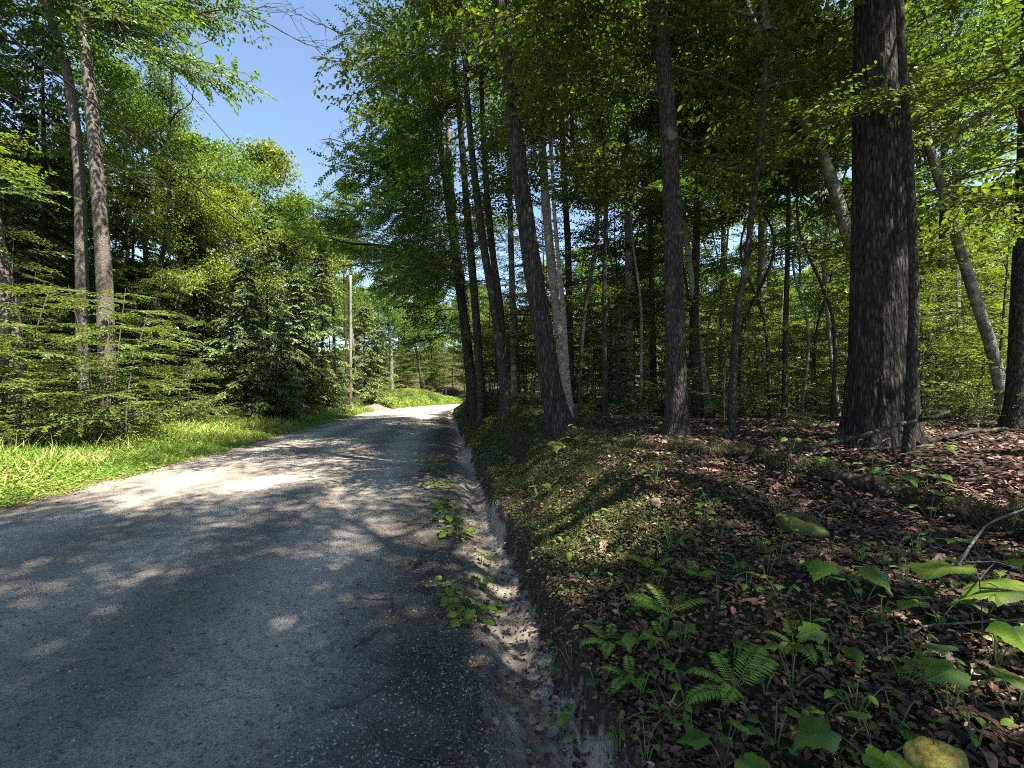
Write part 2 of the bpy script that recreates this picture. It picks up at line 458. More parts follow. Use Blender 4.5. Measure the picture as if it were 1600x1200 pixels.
ys = [-40, -25, -15, -9, -5, -3, -2, -1, -.4, 0, .3, .6, .8, 1.0]
y = 1.0
while y < 600:
    y += max(.025, .0125 * y); ys.append(y)
ys = np.array(ys)
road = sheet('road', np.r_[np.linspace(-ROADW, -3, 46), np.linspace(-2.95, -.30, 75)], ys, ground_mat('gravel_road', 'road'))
ditch = sheet('ditch', np.linspace(-.30, .42, 34), ys, ground_mat('ditch_silt', 'ditch'))
bank = sheet('bank', np.linspace(.42, 2.4, 56), ys, ground_mat('mossy_bank', 'bank'))
floor_r = sheet('forest_floor', np.r_[np.linspace(2.4, 5, 50), np.linspace(5.2, 14, 40), np.geomspace(14.5, 500, 30)], ys, ground_mat('leaf_litter_soil', 'floor'))
verge = sheet('grass_verge', np.linspace(-ROADW - 4.5, -ROADW, 30), ys, ground_mat('verge_soil', 'verge'))
floor_l = sheet('woodland_floor', -ROADW - 4.5 - np.r_[0, np.geomspace(.3, 500, 40)][::-1], ys, bpy.data.materials['leaf_litter_soil'])

# ------------------------------------------------------------------ foliage assets (shared mesh data)
def limb_path(p0, az, el, L, n=7, curve=0., wob=.06, r=None):
    r = r or rng
    d = np.array([math.cos(az) * math.cos(el), math.sin(az) * math.cos(el), math.sin(el)])
    t = np.linspace(0, 1, n)
    P = np.asarray(p0) + d * (t * L)[:, None]
    P[:, 2] += curve * L * t ** 2
    w = r.normal(0, wob * L, (n, 3)); w[0] = 0
    w = np.cumsum(w, 0) / 2.5
    return P + w

def sprays(mb, C, n, rad, leaf, a_lo=0, a_hi=1, flat=.3, hexa=False, wr=.6, spread=.12, drp=.25):
    """disc-like bunches of leaves round the points C"""
    C = np.asarray(C); m = len(C)
    nor = nrm(np.array([0, 0, 1.]) + rng.normal(0, flat, (m, 3)))
    ax = nrm(np.cross(nor, rng.normal(0, 1, (m, 3)))); ay = np.cross(nor, ax)
    rr = rad * np.sqrt(rng.random((m, n))); th = rng.random((m, n)) * 2 * np.pi
    P = C[:, None, :] + ax[:, None, :] * (rr * np.cos(th))[..., None] + ay[:, None, :] * (rr * np.sin(th))[..., None] \
        + nor[:, None, :] * rng.normal(0, spread, (m, n))[..., None]
    D = P - C[:, None, :] + rng.normal(0, .35 * rad, (m, n, 3))
    D[..., 2] -= drp * rad
    U = nor[:, None, :] + rng.normal(0, .45, (m, n, 3))
    tone = rng.random(m)[:, None] * .5 + rng.random((m, n)) * .5
    a = a_lo + (a_hi - a_lo) * tone
    add_leaves(mb, P.reshape(-1, 3), D.reshape(-1, 3), U.reshape(-1, 3), leaf * rng.uniform(.7, 1.2, m * n), a.ravel(), hexa=hexa, wr=wr)

def crown_asset(seed, H, R, nl, leafmat, barkmat, leaf=.125, nspray=46, lean=0, elo=.2, ehi=1.0, r0=.14, keep=1.0):
    global rng
    rng = np.random.default_rng(seed)
    wood, lv = MB(), MB()
    lead = np.array([[0, 0, 0], [rng.normal(0, .15), rng.normal(0, .15), H * .33], [rng.normal(0, .3) + lean * .4, rng.normal(0, .3), H * .66], [rng.normal(0, .4) + lean, rng.normal(0, .4), H * .97]])
    LP = spline(lead, 14)
    wood.add(*tube(LP, np.linspace(r0, .015, 14), 8))
    C = []
    for i in range(nl):
        t = (i + .5 + rng.normal(0, .3)) / nl; t = min(max(t, .03), .97)
        p0 = np.array([np.interp(t * 13, range(14), LP[:, k]) for k in range(3)])
        shape = (math.sin(math.pi * min(t * .85 + .2, 1)) ** .7) * .9 + .12
        L = R * shape * rng.uniform(.7, 1.12)
        az = i * 2.4 + rng.normal(0, .35)
        el = elo + (ehi - elo) * t + rng.normal(0, .12)
        P = limb_path(p0, az, el, L, 8, curve=rng.uniform(-.12, .12), wob=.05)
        ra = r0 * (1 - t * .8) * .5
        wood.add(*tube(P, np.linspace(ra, .012, 8), 5))
        C.append(P[-1])
        ns = int(rng.integers(7, 10))
        for j in range(ns):
            q = .28 + .72 * (j + rng.random()) / ns
            b = np.array([np.interp(q * 7, range(8), P[:, k]) for k in range(3)])
            d = P[min(int(q * 7) + 1, 7)] - P[max(int(q * 7) - 1, 0)]
            a2 = math.atan2(d[1], d[0]) + (1 if j % 2 else -1) * rng.uniform(.5, 1.15)
            L2 = L * (.48 - .25 * q) * rng.uniform(.8, 1.25) + .35
            P2 = limb_path(b, a2, el * .6 + rng.normal(.05, .3), L2, 5, curve=rng.uniform(-.2, .1), wob=.07)
            wood.add(*tube(P2, np.linspace(max(ra * .35, .012), .005, 5), 3))
            for k in range(1, 5):
                C.append(P2[k] + rng.normal(0, .12, 3))
    C = np.array(C)
    C = C[rng.random(len(C)) < keep]
    sprays(lv, C, nspray, .48, leaf, wr=.66)
    return wood.mesh('crown_wood', barkmat, True), lv.mesh('crown_leaves', leafmat)

def flat_limb(wood, lv, p0, az, el, L, r, leaf=.085, curve=-.1, ntw=14, nlf=11, hexa=True, tilt=.18, wr=.58, gap=1.0):
    """a limb whose twigs and leaves spread in one level, as beeches carry them"""
    P = limb_path(p0, az, el, L, 8, curve=curve, wob=.035)
    wood.add(*tube(P, np.linspace(r, .005, 8), 5))
    nor0 = nrm(np.array([0, 0, 1.]) + rng.normal(0, tilt, 3))
    for j in range(ntw):
        q = .18 + .82 * (j + rng.random() * .8) / ntw
        if rng.random() > gap: continue
        b = np.array([np.interp(q * 7, range(8), P[:, k]) for k in range(3)])
        d = nrm(P[min(int(q * 7) + 1, 7)] - P[max(int(q * 7) - 1, 0)])
        s = np.cross(d, nor0) * (1 if j % 2 else -1)
        dd = nrm(d * rng.uniform(.5, 1.0) + s * rng.uniform(.6, 1.0) + rng.normal(0, .12, 3))
        L2 = L * .42 * (1 - .55 * q) * rng.uniform(.7, 1.3) + .15
        t = np.linspace(0, 1, 4)
        P2 = b + dd * (t * L2)[:, None]; P2[:, 2] -= .12 * L2 * t ** 2
        wood.add(*tube(P2, np.linspace(.006, .002, 4), 3))
        n = max(4, int(nlf * L2 / .6 * (1 if leaf < .14 else .55)))
        tt = (np.arange(n) + rng.random(n) * .6 + .3) / n
        B = b + dd * (tt * L2)[:, None]; B[:, 2] -= .12 * L2 * tt ** 2
        side = np.cross(dd, nor0) * np.where(np.arange(n) % 2, 1, -1)[:, None]
        D = side * rng.uniform(.5, 1, (n, 1)) + dd * rng.uniform(.4, .9, (n, 1)) + rng.normal(0, .15, (n, 3))
        D[:, 2] -= .18
        U = nor0 + rng.normal(0, .28, (n, 3))
        add_leaves(lv, B, D, U, leaf * rng.uniform(.7, 1.25, n), np.clip(rng.random() * .45 + rng.random(n) * .55, 0, 1), hexa=hexa, wr=wr)

def beech_asset(seed, H, R, nl, leafmat, barkmat, leaf=.085, start=.18, r0=.035, hexa=True):
    global rng
    rng = np.random.default_rng(seed)
    wood, lv = MB(), MB()
    sp = spline(np.array([[0, 0, -.1], [rng.normal(0, .08), rng.normal(0, .08), H * .4], [rng.normal(0, .25), rng.normal(0, .25), H]]), 12)
    wood.add(*tube(sp, np.linspace(r0, .006, 12), 7))
    for i in range(nl):
        t = start + (1 - start) * (i + rng.random() * .7) / nl
        p0 = np.array([np.interp(t * 11, range(12), sp[:, k]) for k in range(3)])
        L = R * (1.05 - .75 * t) * rng.uniform(.6, 1.2) + .25
        flat_limb(wood, lv, p0, i * 2.4 + rng.normal(0, .4), rng.uniform(.0, .35), L, .014 * (1.3 - t), leaf, hexa=hexa)
    return wood.mesh('sapling_wood', barkmat, True), lv.mesh('sapling_leaves', leafmat)

def bough_asset(seed, L, leafmat, leaf, ntw=18, nlf=12, curve=-.18, hexa=True, tilt=.2, gap=1.0):
    global rng
    rng = np.random.default_rng(seed)
    wood, lv = MB(), MB()
    flat_limb(wood, lv, (0, 0, 0), 0, .15, L, .016, leaf, curve=curve, ntw=ntw, nlf=nlf, hexa=hexa, tilt=tilt, gap=gap)
    for k in range(3):
        flat_limb(wood, lv, (L * (.25 + .2 * k), 0, .03), (1 if k % 2 else -1) * rng.uniform(.4, .8), .1, L * .5, .008, leaf, ntw=10, nlf=nlf, hexa=hexa, tilt=tilt, gap=gap)
    return wood.mesh('bough_wood', M['twig'], True), lv.mesh('bough_leaves', leafmat)

def hemlock_asset(seed, H, R, step=.40, per=4, start=.05, droop=.3, blade=.15):
    global rng
    rng = np.random.default_rng(seed)
    wood, lv = MB(), MB()
    sp = np.stack([np.cumsum(rng.normal(0, .02, 20)), np.cumsum(rng.normal(0, .02, 20)), np.linspace(-.1, H, 20)], -1)
    wood.add(*tube(sp, np.linspace(H * .0125, .008, 20), 9))
    z = H * start; az = 0
    while z < H * .985:
        t = z / H
        for k in range(per):
            az += 2 * math.pi / per + rng.normal(0, .3)
            L = (R * (1 - t) ** .75 * rng.uniform(.4, 1.15) + .18)
            if rng.random() < .12: L *= 1.25
            p0 = [np.interp(z, sp[:, 2], sp[:, 0]), np.interp(z, sp[:, 2], sp[:, 1]), z + rng.normal(0, .06)]
            P = limb_path(p0, az, rng.uniform(-.05, .2), L, 6, curve=-droop * rng.uniform(.6, 1.4), wob=.02)
            wood.add(*tube(P, np.linspace(.012 + .01 * (1 - t), .003, 6), 3))
            ntw = max(6, int(L * 7))
            tt = (np.arange(ntw) + rng.random(ntw)) / ntw * .85 + .15
            B = np.stack([np.interp(tt * 5, range(6), P[:, c]) for c in range(3)], -1)
            d = nrm(P[-1] - P[0]); s = nrm(np.cross(d, [0, 0, 1.]))
            sg = np.where(np.arange(ntw) % 2, 1, -1)[:, None]
            TD = nrm(d * .75 + s * sg * rng.uniform(.5, .9, (ntw, 1)) + np.array([0, 0, -.28]) + rng.normal(0, .1, (ntw, 3)))
            TL = (L * .36 * (1.15 - tt) + .16) * rng.uniform(.7, 1.2, ntw)
            nb = 9
            q = (np.arange(nb) + .5) / nb
            BP = B[:, None, :] + TD[:, None, :] * (TL[:, None] * q)[..., None]
            BP[..., 2] -= .15 * TL[:, None] * q ** 2
            side = np.cross(TD, [0, 0, 1.])[:, None, :] * np.where(np.arange(nb) % 2, 1, -1)[None, :, None]
            DD = TD[:, None, :] * .9 + side * .75 + rng.normal(0, .15, (ntw, nb, 3)); DD[..., 2] -= .12
            U = np.array([0, 0, 1.]) + rng.normal(0, .3, (ntw, nb, 3))
            a = np.clip(.12 + .5 * (tt[:, None] ** 2) + .3 * q[None, :] + rng.normal(0, .12, (ntw, nb)), 0, 1)
            add_leaves(lv, BP.reshape(-1, 3), DD.reshape(-1, 3), U.reshape(-1, 3), blade * rng.uniform(.9, 1.7, ntw * nb), a.ravel(), wr=.5, fold=.03, droop=.12)
        z += step * rng.uniform(.8, 1.2)
    return wood.mesh('hemlock_wood', M['darkbark'], True), lv.mesh('hemlock_needles', M['needle'])

def shrub_asset(seed, H, R, nst, leafmat, leaf):
    global rng
    rng = np.random.default_rng(seed)
    wood, lv = MB(), MB()
    for i in range(nst):
        az = i * 2.4 + rng.normal(0, .4)
        P = limb_path((rng.normal(0, .06), rng.normal(0, .06), -.05), az, rng.uniform(.75, 1.4), H * rng.uniform(.6, 1.1), 6, curve=-.15, wob=.04)
        wood.add(*tube(P, np.linspace(.011, .003, 6), 4))
        for k in range(2, 6):
            flat_limb(wood, lv, P[k], az + rng.normal(0, 1.2), rng.uniform(-.1, .4), R * rng.uniform(.35, .75), .004, leaf, ntw=7, nlf=8, tilt=.35)
    return wood.mesh('shrub_wood', M['twig'], True), lv.mesh('shrub_leaves', leafmat)

CROWN = [crown_asset(11, 10.5, 4.6, 26, M['canopy'], M['darkbark']),
         crown_asset(12, 9.0, 4.2, 24, M['canopy'], M['greybark'], leaf=.115),
         crown_asset(13, 11.0, 4.2, 27, M['canopy'], M['darkbark'], elo=.35, ehi=1.15),
         crown_asset(14, 8.5, 3.8, 22, M['canopy_y'], M['greybark'], leaf=.12, nspray=42)]
CROWN += [crown_asset(15, 9.5, 3.7, 22, M['canopy'], M['darkbark'], nspray=34, keep=.42), crown_asset(16, 9.0, 3.9, 22, M['canopy'], M['greybark'], nspray=34, keep=.40, elo=.3, ehi=1.1),
          crown_asset(17, 9.5, 4.2, 24, M['canopy'], M['darkbark'], leaf=.25, nspray=11), crown_asset(18, 9.0, 4.0, 24, M['canopy'], M['greybark'], leaf=.22, nspray=13, elo=.3),
          crown_asset(19, 8.5, 3.8, 22, M['canopy_y'], M['greybark'], leaf=.23, nspray=11)]
FARK = {0: 6, 1: 7, 2: 6, 3: 8, 4: 7, 5: 6}
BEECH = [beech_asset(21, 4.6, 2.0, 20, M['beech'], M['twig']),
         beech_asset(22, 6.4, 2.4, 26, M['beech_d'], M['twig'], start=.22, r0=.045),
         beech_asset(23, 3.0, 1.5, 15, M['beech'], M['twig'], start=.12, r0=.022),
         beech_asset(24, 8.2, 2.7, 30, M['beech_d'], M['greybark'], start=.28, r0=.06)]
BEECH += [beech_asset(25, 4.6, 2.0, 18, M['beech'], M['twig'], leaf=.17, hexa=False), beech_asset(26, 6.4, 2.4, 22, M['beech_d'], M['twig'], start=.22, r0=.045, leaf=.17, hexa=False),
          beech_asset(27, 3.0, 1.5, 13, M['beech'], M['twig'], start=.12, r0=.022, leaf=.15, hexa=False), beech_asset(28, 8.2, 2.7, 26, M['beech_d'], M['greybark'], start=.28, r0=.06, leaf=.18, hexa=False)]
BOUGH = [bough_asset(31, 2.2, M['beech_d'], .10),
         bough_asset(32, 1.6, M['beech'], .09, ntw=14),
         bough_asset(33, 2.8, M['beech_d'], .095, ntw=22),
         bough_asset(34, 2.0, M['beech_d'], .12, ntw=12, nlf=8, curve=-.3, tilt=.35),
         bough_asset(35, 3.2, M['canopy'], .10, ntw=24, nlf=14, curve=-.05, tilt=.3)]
HEM = [hemlock_asset(41, 13.5, 3.2), hemlock_asset(42, 9.5, 2.6, step=.32), hemlock_asset(43, 17, 3.4, start=.2, step=.42, droop=.4)]
SHRUB = [shrub_asset(51, 1.1, .9, 8, M['beech'], .07), shrub_asset(52, 1.7, 1.1, 9, M['beech_d'], .075), shrub_asset(53, .7, .7, 7, M['grass'], .06)]
rng = np.random.default_rng(99)

# ------------------------------------------------------------------ tree builders
def trunk_mesh(pts, r0, H, bark, sides=18, ridge=.10, fr=9, step=.12, flare=.55, r_end=None, seed=0, zf=3.0):
    L = float(np.linalg.norm(np.diff(pts, axis=0), axis=1).sum())
    n = max(10, int(L / step))
    P = spline(pts, n)
    z = np.linspace(0, L, n)
    r_end = r_end or r0 * .45
    R = r0 + (r_end - r0) * (z / L) + r0 * flare * np.exp(-z / (r0 * 1.1 + .05))
    th = np.linspace(0, 1, sides, endpoint=False)
    # ridged bark with the seam hidden by mirroring the noise domain
    a = np.abs(th - .5) * 2
    nz = vnoise(a[None, :] * fr + 0 * z[:, None], z[:, None] * zf + 3 * vnoise(z[:, None], a[None, :] * 3, seed + 2), seed + (0)) 
    rid = 1 - np.abs(2 * nz - 1)
    lob = vnoise(a[None, :] * 3.0, z[:, None] * .5, seed + 7) - .5
    RR = R[:, None] * (1 + ridge * (rid - .6) + .12 * lob)
    butt = np.exp(-z / (r0 * 1.9 + .05))[:, None] * (vnoise(a[None, :] * 5, 0 * z[:, None], seed + 9) - .3) * .6
    RR = RR * (1 + butt * (flare / .55))
    V, Q = tube(P, RR, sides)
    return mk('trunk', V, Q, bark, True), P

def far_kind(k, y):
    return FARK.get(k, k) if (k is not None and y > 23) else k

def put(name, me, parent, loc=(0, 0, 0), rot=(0, 0, 0), s=1.0):
    o = link(name, me, parent)
    o.location = loc; o.rotation_euler = rot; o.scale = (s, s, s) if not isinstance(s, tuple) else s
    return o

def add_bough(root, loc, az, s=1.0, kind=0, tilt=0.0):
    b = put('branch', BOUGH[kind][0], root, loc, (random.uniform(-.25, .25), tilt, az), s)
    put('foliage', BOUGH[kind][1], b)
    return b

def tree(name, label, path, Y, width, bark, top=None, crown=0, cs=1.0, boughs=(), cat='tree', group=None, Yt=None, sides=18, ridge=.10, flare=.5, step=.14, fr=9, seed=0, lean_crown=(0, 0), zf=3.0, rend=None):
    """path: photo pixels of the trunk from base up, at depth Y; width: pixels; top: crown base height"""
    n = len(path)
    pts = [W(u, v, Y + (0 if Yt is None else (Yt - Y) * i / (n - 1))) for i, (u, v) in enumerate(path)]
    gx, gy = pts[0][0], pts[0][1]
    base = np.array([gx, gy, hz(gx, gy)])
    if pts[0][2] > base[2] + .3:                      # base is hidden: carry the trunk down to the ground
        d = pts[1] - pts[0]; k = (pts[0][2] - base[2]) / max(d[2], .2)
        b2 = pts[0] - d * k * .7; base = np.array([b2[0], b2[1], hz(b2[0], b2[1])]); pts = [base] + pts
    pts[0] = base.copy()
    pts = [p for i, p in enumerate(pts) if i == 0 or p[2] > base[2] + .3]
    top = top or pts[-1][2] + .5
    if pts[-1][2] < top - .3:
        d = pts[-1] - pts[-2]; d = d / max(d[2], .2)
        k = top - pts[-1][2]
        pts.append(pts[-1] + np.array([d[0] * k * .55, d[1] * k * .55, k]))
    pts = np.array(pts)
    r0 = width * .5 / F * Y
    root = thing(name, label, cat, tuple(base), 0, group)
    L = pts - base; L[0][2] -= .12
    me, P = trunk_mesh(L, r0, None, bark, sides, ridge, fr, step, flare, r_end=rend or max(r0 * .55, .02), seed=seed, zf=zf)
    put('trunk', me, root)
    if crown in (0, 1, 2) and Y < 18 and gx > float(cen(gy)): crown = 4 + (crown % 2)
    crown = far_kind(crown, Y)
    if crown is not None:
        rot = (lean_crown[0], lean_crown[1], random.uniform(0, 6.28))
        put('branchwork', CROWN[crown][0], root, tuple(P[-1] - np.array([0, 0, .1])), rot, cs)
        put('crown', CROWN[crown][1], root, tuple(P[-1] - np.array([0, 0, .1])), rot, cs)
    for (h, az, s, k) in boughs:
        i = int(np.argmin(abs(P[:, 2] - h)))
        add_bough(root, tuple(P[i]), az, s, k, random.uniform(-.15, .2))
    return root, P

def rb(n, z0, z1, s0=.7, s1=1.3, kinds=(0, 2, 3), az=None, spread=math.pi):
    out = []
    for i in range(n):
        a = random.uniform(0, 6.28) if az is None else az + random.uniform(-spread, spread)
        out.append((random.uniform(z0, z1), a, random.uniform(s0, s1), random.choice(kinds)))
    return out

# ---- right of the road
tree('oak_tree', 'massive dark furrowed oak trunk rising on the right', [(1378, 700), (1377, 550), (1376, 400), (1374, 200), (1373, 0)], 6.1, 86, M['oakbark'], top=10, crown=4, cs=.8,
     sides=110, ridge=.085, fr=26, step=.035, flare=.28, seed=3, zf=2.2, boughs=rb(4, 5.5, 10, 1, 1.4))
tree('maple_tree', 'slim mossy trunk hugging the right side of the massive oak', [(1420, 706), (1424, 600), (1428, 450), (1420, 250), (1408, 60)], 5.45, 15, M['darkbark'], top=8, crown=8, cs=.5, step=.1, boughs=rb(5, 2.5, 6, .6, 1.0))
tree('cherry_tree', 'straight speckled trunk standing at the left end of the mossy log', [(1058, 694), (1056, 560), (1052, 400), (1044, 200), (1030, 0)], 6.6, 33, M['darkbark'], top=9, crown=5, cs=.8, sides=28, step=.08, ridge=.07, fr=12, seed=5,
     boughs=rb(2, 4.2, 8, 1, 1.4, (3, 0)) + [(5.2, 2.9, 1.2, 0), (6.2, 3.4, 1.3, 3), (5.6, .2, 1.2, 3), (4.6, .5, .9, 3), (6.6, -.4, 1.3, 3), (6.8, 3.9, 1.2, 0)])
tree('ash_tree', 'leaning dark trunk at the top of the mossy bank', [(878, 674), (860, 600), (845, 500), (828, 390), (804, 200), (783, 0)], 7.6, 34, M['oakbark'], top=9.5, crown=4, cs=.95, sides=32, step=.07, ridge=.09, fr=13, seed=8,
     boughs=rb(5, 4.8, 9, .8, 1.3))
tree('birch_tree', 'pale trunk directly behind the leaning dark trunk on the bank', [(888, 640), (872, 500), (858, 380), (845, 180), (838, 0)], 12.5, 16, M['palebark'], top=15, crown=1, cs=.6, boughs=rb(6, 5, 12, .8, 1.3))
tree('birch_tree', 'thin white crooked birch stem right of the leaning dark trunk', [(893, 662), (886, 580), (880, 480), (872, 400), (866, 330)], 9, 9, M['palebark'], top=6.5, crown=8, cs=.35, boughs=rb(4, 4, 6, .6, .9))
tree('maple_tree', 'dark straight trunk just right of the thin white birch', [(892, 625), (890, 500), (887, 380), (880, 250)], 14, 12, M['darkbark'], top=13, crown=1, cs=.5, boughs=rb(5, 4, 11))
tree('maple_tree', 'dark leaning trunk with a twin at the bank top', [(790, 628), (775, 500), (755, 380), (740, 260), (728, 120)], 12, 15, M['darkbark'], top=11, crown=5, cs=.8, boughs=rb(7, 5, 11, .7, 1.1, (4, 0, 2)))
tree('maple_tree', 'thinner twin close behind the leaning trunk at the bank top', [(787, 628), (783, 500), (768, 380), (758, 260)], 12.7, 13, M['darkbark'], top=11, crown=1, cs=.7, boughs=rb(5, 4, 10))
tree('maple_tree', 'straight grey trunk between the twin trunks and the leaning one', [(804, 612), (801, 480), (797, 330)], 16, 11, M['greybark'], top=14, crown=2, cs=.75, boughs=rb(5, 4, 12))
tree('maple_tree', 'roadside tree leaning left with its crown over the road', [(742, 632), (730, 540), (712, 400), (690, 240), (660, 90), (640, 0)], 16.5, 16, M['darkbark'], top=12, crown=4, cs=.95, lean_crown=(0, -.08),
     boughs=rb(26, 4.5, 14, .6, .95, (4, 4, 2), az=3.6, spread=1.7) + rb(5, 3, 8) + rb(12, 6, 11.5, .9, 1.25, (4,), az=3.14, spread=.6))
tree('maple_tree', 'second roadside tree with ascending limbs against the blue sky', [(752, 628), (744, 500), (730, 330), (716, 160), (700, 20)], 14, 14, M['darkbark'], top=9.5, crown=5, cs=.95, lean_crown=(0, -.05),
     boughs=rb(20, 4, 13, .7, 1.1, (4, 4, 2), az=3.7, spread=1.6))
tree('maple_tree', 'upright grey trunk framed between the leaning and speckled trunks', [(985, 632), (983, 500), (981, 350), (979, 200)], 14, 13, M['greybark'], top=13, crown=0, cs=.55, boughs=rb(5, 4, 12))
tree('maple_tree', 'narrow dark trunk just left of the speckled trunk', [(1022, 622), (1019, 480), (1016, 330)], 17, 10, M['darkbark'], top=14, crown=1, cs=.6, boughs=rb(4, 4, 12))
tree('maple_tree', 'dark trunk peeking out right behind the speckled trunk', [(1088, 618), (1086, 480), (1090, 300), (1094, 150)], 13, 14, M['darkbark'], top=11, crown=8, cs=.6, boughs=rb(4, 4, 11))
tree('maple_sapling', 'thin crooked sapling with an S-shaped stem beside the mossy log', [(1143, 686), (1147, 560), (1152, 490), (1165, 420), (1176, 320), (1188, 220), (1196, 90)], 6.4, 12, M['darkbark'], top=7, crown=8, cs=.4, step=.1, boughs=rb(4, 4, 7, .7, 1))
tree('maple_tree', 'straight trunk before the sunlit green thicket', [(1184, 618), (1190, 450), (1193, 250), (1196, 60)], 15.5, 15, M['greybark'], top=16, crown=1, cs=.9, boughs=rb(3, 7, 15))
tree('maple_sapling', 'thin dark pole of a tree in front of the sunlit thicket', [(1226, 636), (1228, 500), (1232, 330)], 11, 9, M['darkbark'], top=8, crown=8, cs=.45, boughs=rb(3, 3, 8, .6, 1))
tree('maple_tree', 'slender trunk midway between the speckled trunk and the crooked sapling', [(1128, 622), (1129, 480), (1131, 350)], 17, 10, M['greybark'], top=12, crown=2, cs=.7, boughs=rb(3, 4, 10))
tree('birch_tree', 'pale-footed trunk leaning left among the background trees', [(1104, 622), (1096, 560), (1080, 430), (1066, 320)], 13, 11, M['palebark'], top=11, crown=3, cs=.7, boughs=rb(3, 4, 10))
tree('maple_tree', 'thick leaning trunk slanting out from behind the oak', [(1405, 640), (1372, 520), (1332, 395), (1282, 235), (1222, 125), (1180, 50)], 9.5, 21, M['greybark'], top=11, crown=4, cs=.9, sides=22, boughs=rb(5, 6, 10, .9, 1.3, (0, 3)))
tree('maple_tree', 'sun-streaked leaning trunk at the right side', [(1577, 656), (1548, 540), (1522, 460), (1492, 365), (1455, 240), (1425, 150)], 9.6, 16, M['greybark'], top=10, crown=1, cs=.9, sides=22, step=.1, boughs=rb(6, 5, 9, .9, 1.4))
tree('maple_tree', 'mossy trunk cut off by the right edge of the picture', [(1588, 668), (1594, 520), (1600, 360), (1606, 150)], 8, 27, M['darkbark'], top=10, crown=2, cs=.9, sides=22, boughs=rb(6, 3.4, 9, .9, 1.4, (0, 2)))
tree('maple_tree', 'dark trunk right of the oak with a dead stub', [(1468, 628), (1469, 520), (1472, 420)], 15.5, 12, M['darkbark'], top=12, crown=0, cs=.7, boughs=rb(5, 4, 11))
tree('maple_tree', 'slim dark trunk close to the right of the oak', [(1452, 622), (1447, 520), (1440, 400)], 16.5, 9, M['darkbark'], top=12, crown=1, cs=.6, boughs=rb(4, 4, 11))
tree('maple_tree', 'grey trunk standing in the sunlit clearing', [(1490, 618), (1492, 480), (1494, 330)], 19, 16, M['greybark'], top=13, crown=2, cs=.8, boughs=rb(4, 4, 11))

# ---- left of the road
tree('pine_tree', 'pinkish grey trunk left of a thicker trunk on the left verge', [(136, 640), (130, 540), (128, 430), (122, 250), (104, 110), (74, 10)], 13, 19, M['lefttrunk'], top=12, crown=1, cs=1.0, sides=22, flare=.2, boughs=rb(4, 7, 12, 1, 1.5, (4, 0)))
tree('maple_tree', 'thicker grey trunk with a dark top on the left verge', [(176, 672), (166, 540), (162, 420), (150, 250), (136, 100), (124, 0)], 12.6, 24, M['lefttrunk'], top=12, crown=2, cs=1.0, sides=24, flare=.2, lean_crown=(0, .2),
     boughs=[(11.4, .1, 1.2, 4), (12, .5, 1.3, 4), (11.8, -.4, 1.2, 4)] + rb(3, 7, 12, 1, 1.4, (4,)))
tree('pine_tree', 'leaning pinkish trunk cut by the left edge of the picture', [(38, 684), (22, 560), (8, 470), (-6, 390), (-30, 250)], 12, 30, M['lefttrunk'], top=11, crown=0, cs=.9, sides=22, flare=.2, boughs=rb(7, 5, 10, 1.2, 1.7, (1, 4), az=-.6, spread=.9))
for (lab, p0, d, L, sd) in [('thicker grey trunk with a dark top on the left verge', (232, 32), (1, 0, -.28), 1.9, 301), ('thicker grey trunk with a dark top on the left verge', (330, 25), (1, .1, -.1), 2.0, 302),
                            ('roadside tree leaning left with its crown over the road', (560, 62), (-1, 0, .1), 1.6, 303), ('roadside tree leaning left with its crown over the road', (556, 232), (-1, 0, .25), 1.5, 304)]:
    ro = next(o for o in bpy.data.objects if o.get('label') == lab)
    mb_ = MB()
    def _bare(p0_, d_, L_, r_, dep, rr):
        P_ = np.asarray(p0_) + nrm(d_) * (np.linspace(0, 1, 6) * L_)[:, None] + np.vstack([np.zeros(3), np.cumsum(rr.normal(0, .045 * L_, (5, 3)), 0)])
        mb_.add(*tube(P_, np.linspace(r_, r_ * .35, 6), 4))
        if dep < 2:
            for _ in range(5): _bare(P_[int(rr.integers(1, 6))], nrm(nrm(d_) * .8 + rr.normal(0, .5, 3)), L_ * rr.uniform(.3, .6), r_ * .55, dep + 1, rr)
    Yb = ro.location.y
    q0 = W(p0[0], p0[1], Yb); root_in = q0 - nrm(d) * 1.6                  # rooted back inside the crown
    _bare(root_in, d, L + 1.6, .03, 0, np.random.default_rng(sd))
    put('bare_branch', mb_.mesh('bare_branch', M['twig'], True), ro, tuple(-np.array(ro.location)))
dead, DP = tree('dead_tree', 'dead snag with bare upper branches on the left', [(240, 560), (243, 500), (250, 420), (264, 340), (263, 240), (268, 140), (270, 110)], 19.5, 11, M['darkbark'], top=15.9, crown=None, flare=.2, rend=.03)

def bare(mb, p0, d, L, r, depth, rr):
    n = 6
    P = np.asarray(p0) + nrm(d) * (np.linspace(0, 1, n) * L)[:, None] + np.vstack([np.zeros(3), np.cumsum(rr.normal(0, .045 * L, (n - 1, 3)), 0)])
    mb.add(*tube(P, np.linspace(r, r * .35, n), 5 if depth == 0 else 3))
    if depth < 2:
        for k in range(int(rr.integers(3, 6))):
            i = int(rr.integers(1, n))
            bare(mb, P[i], nrm(nrm(d) * .8 + rr.normal(0, .5, 3)), L * rr.uniform(.3, .55), r * .5, depth + 1, rr)

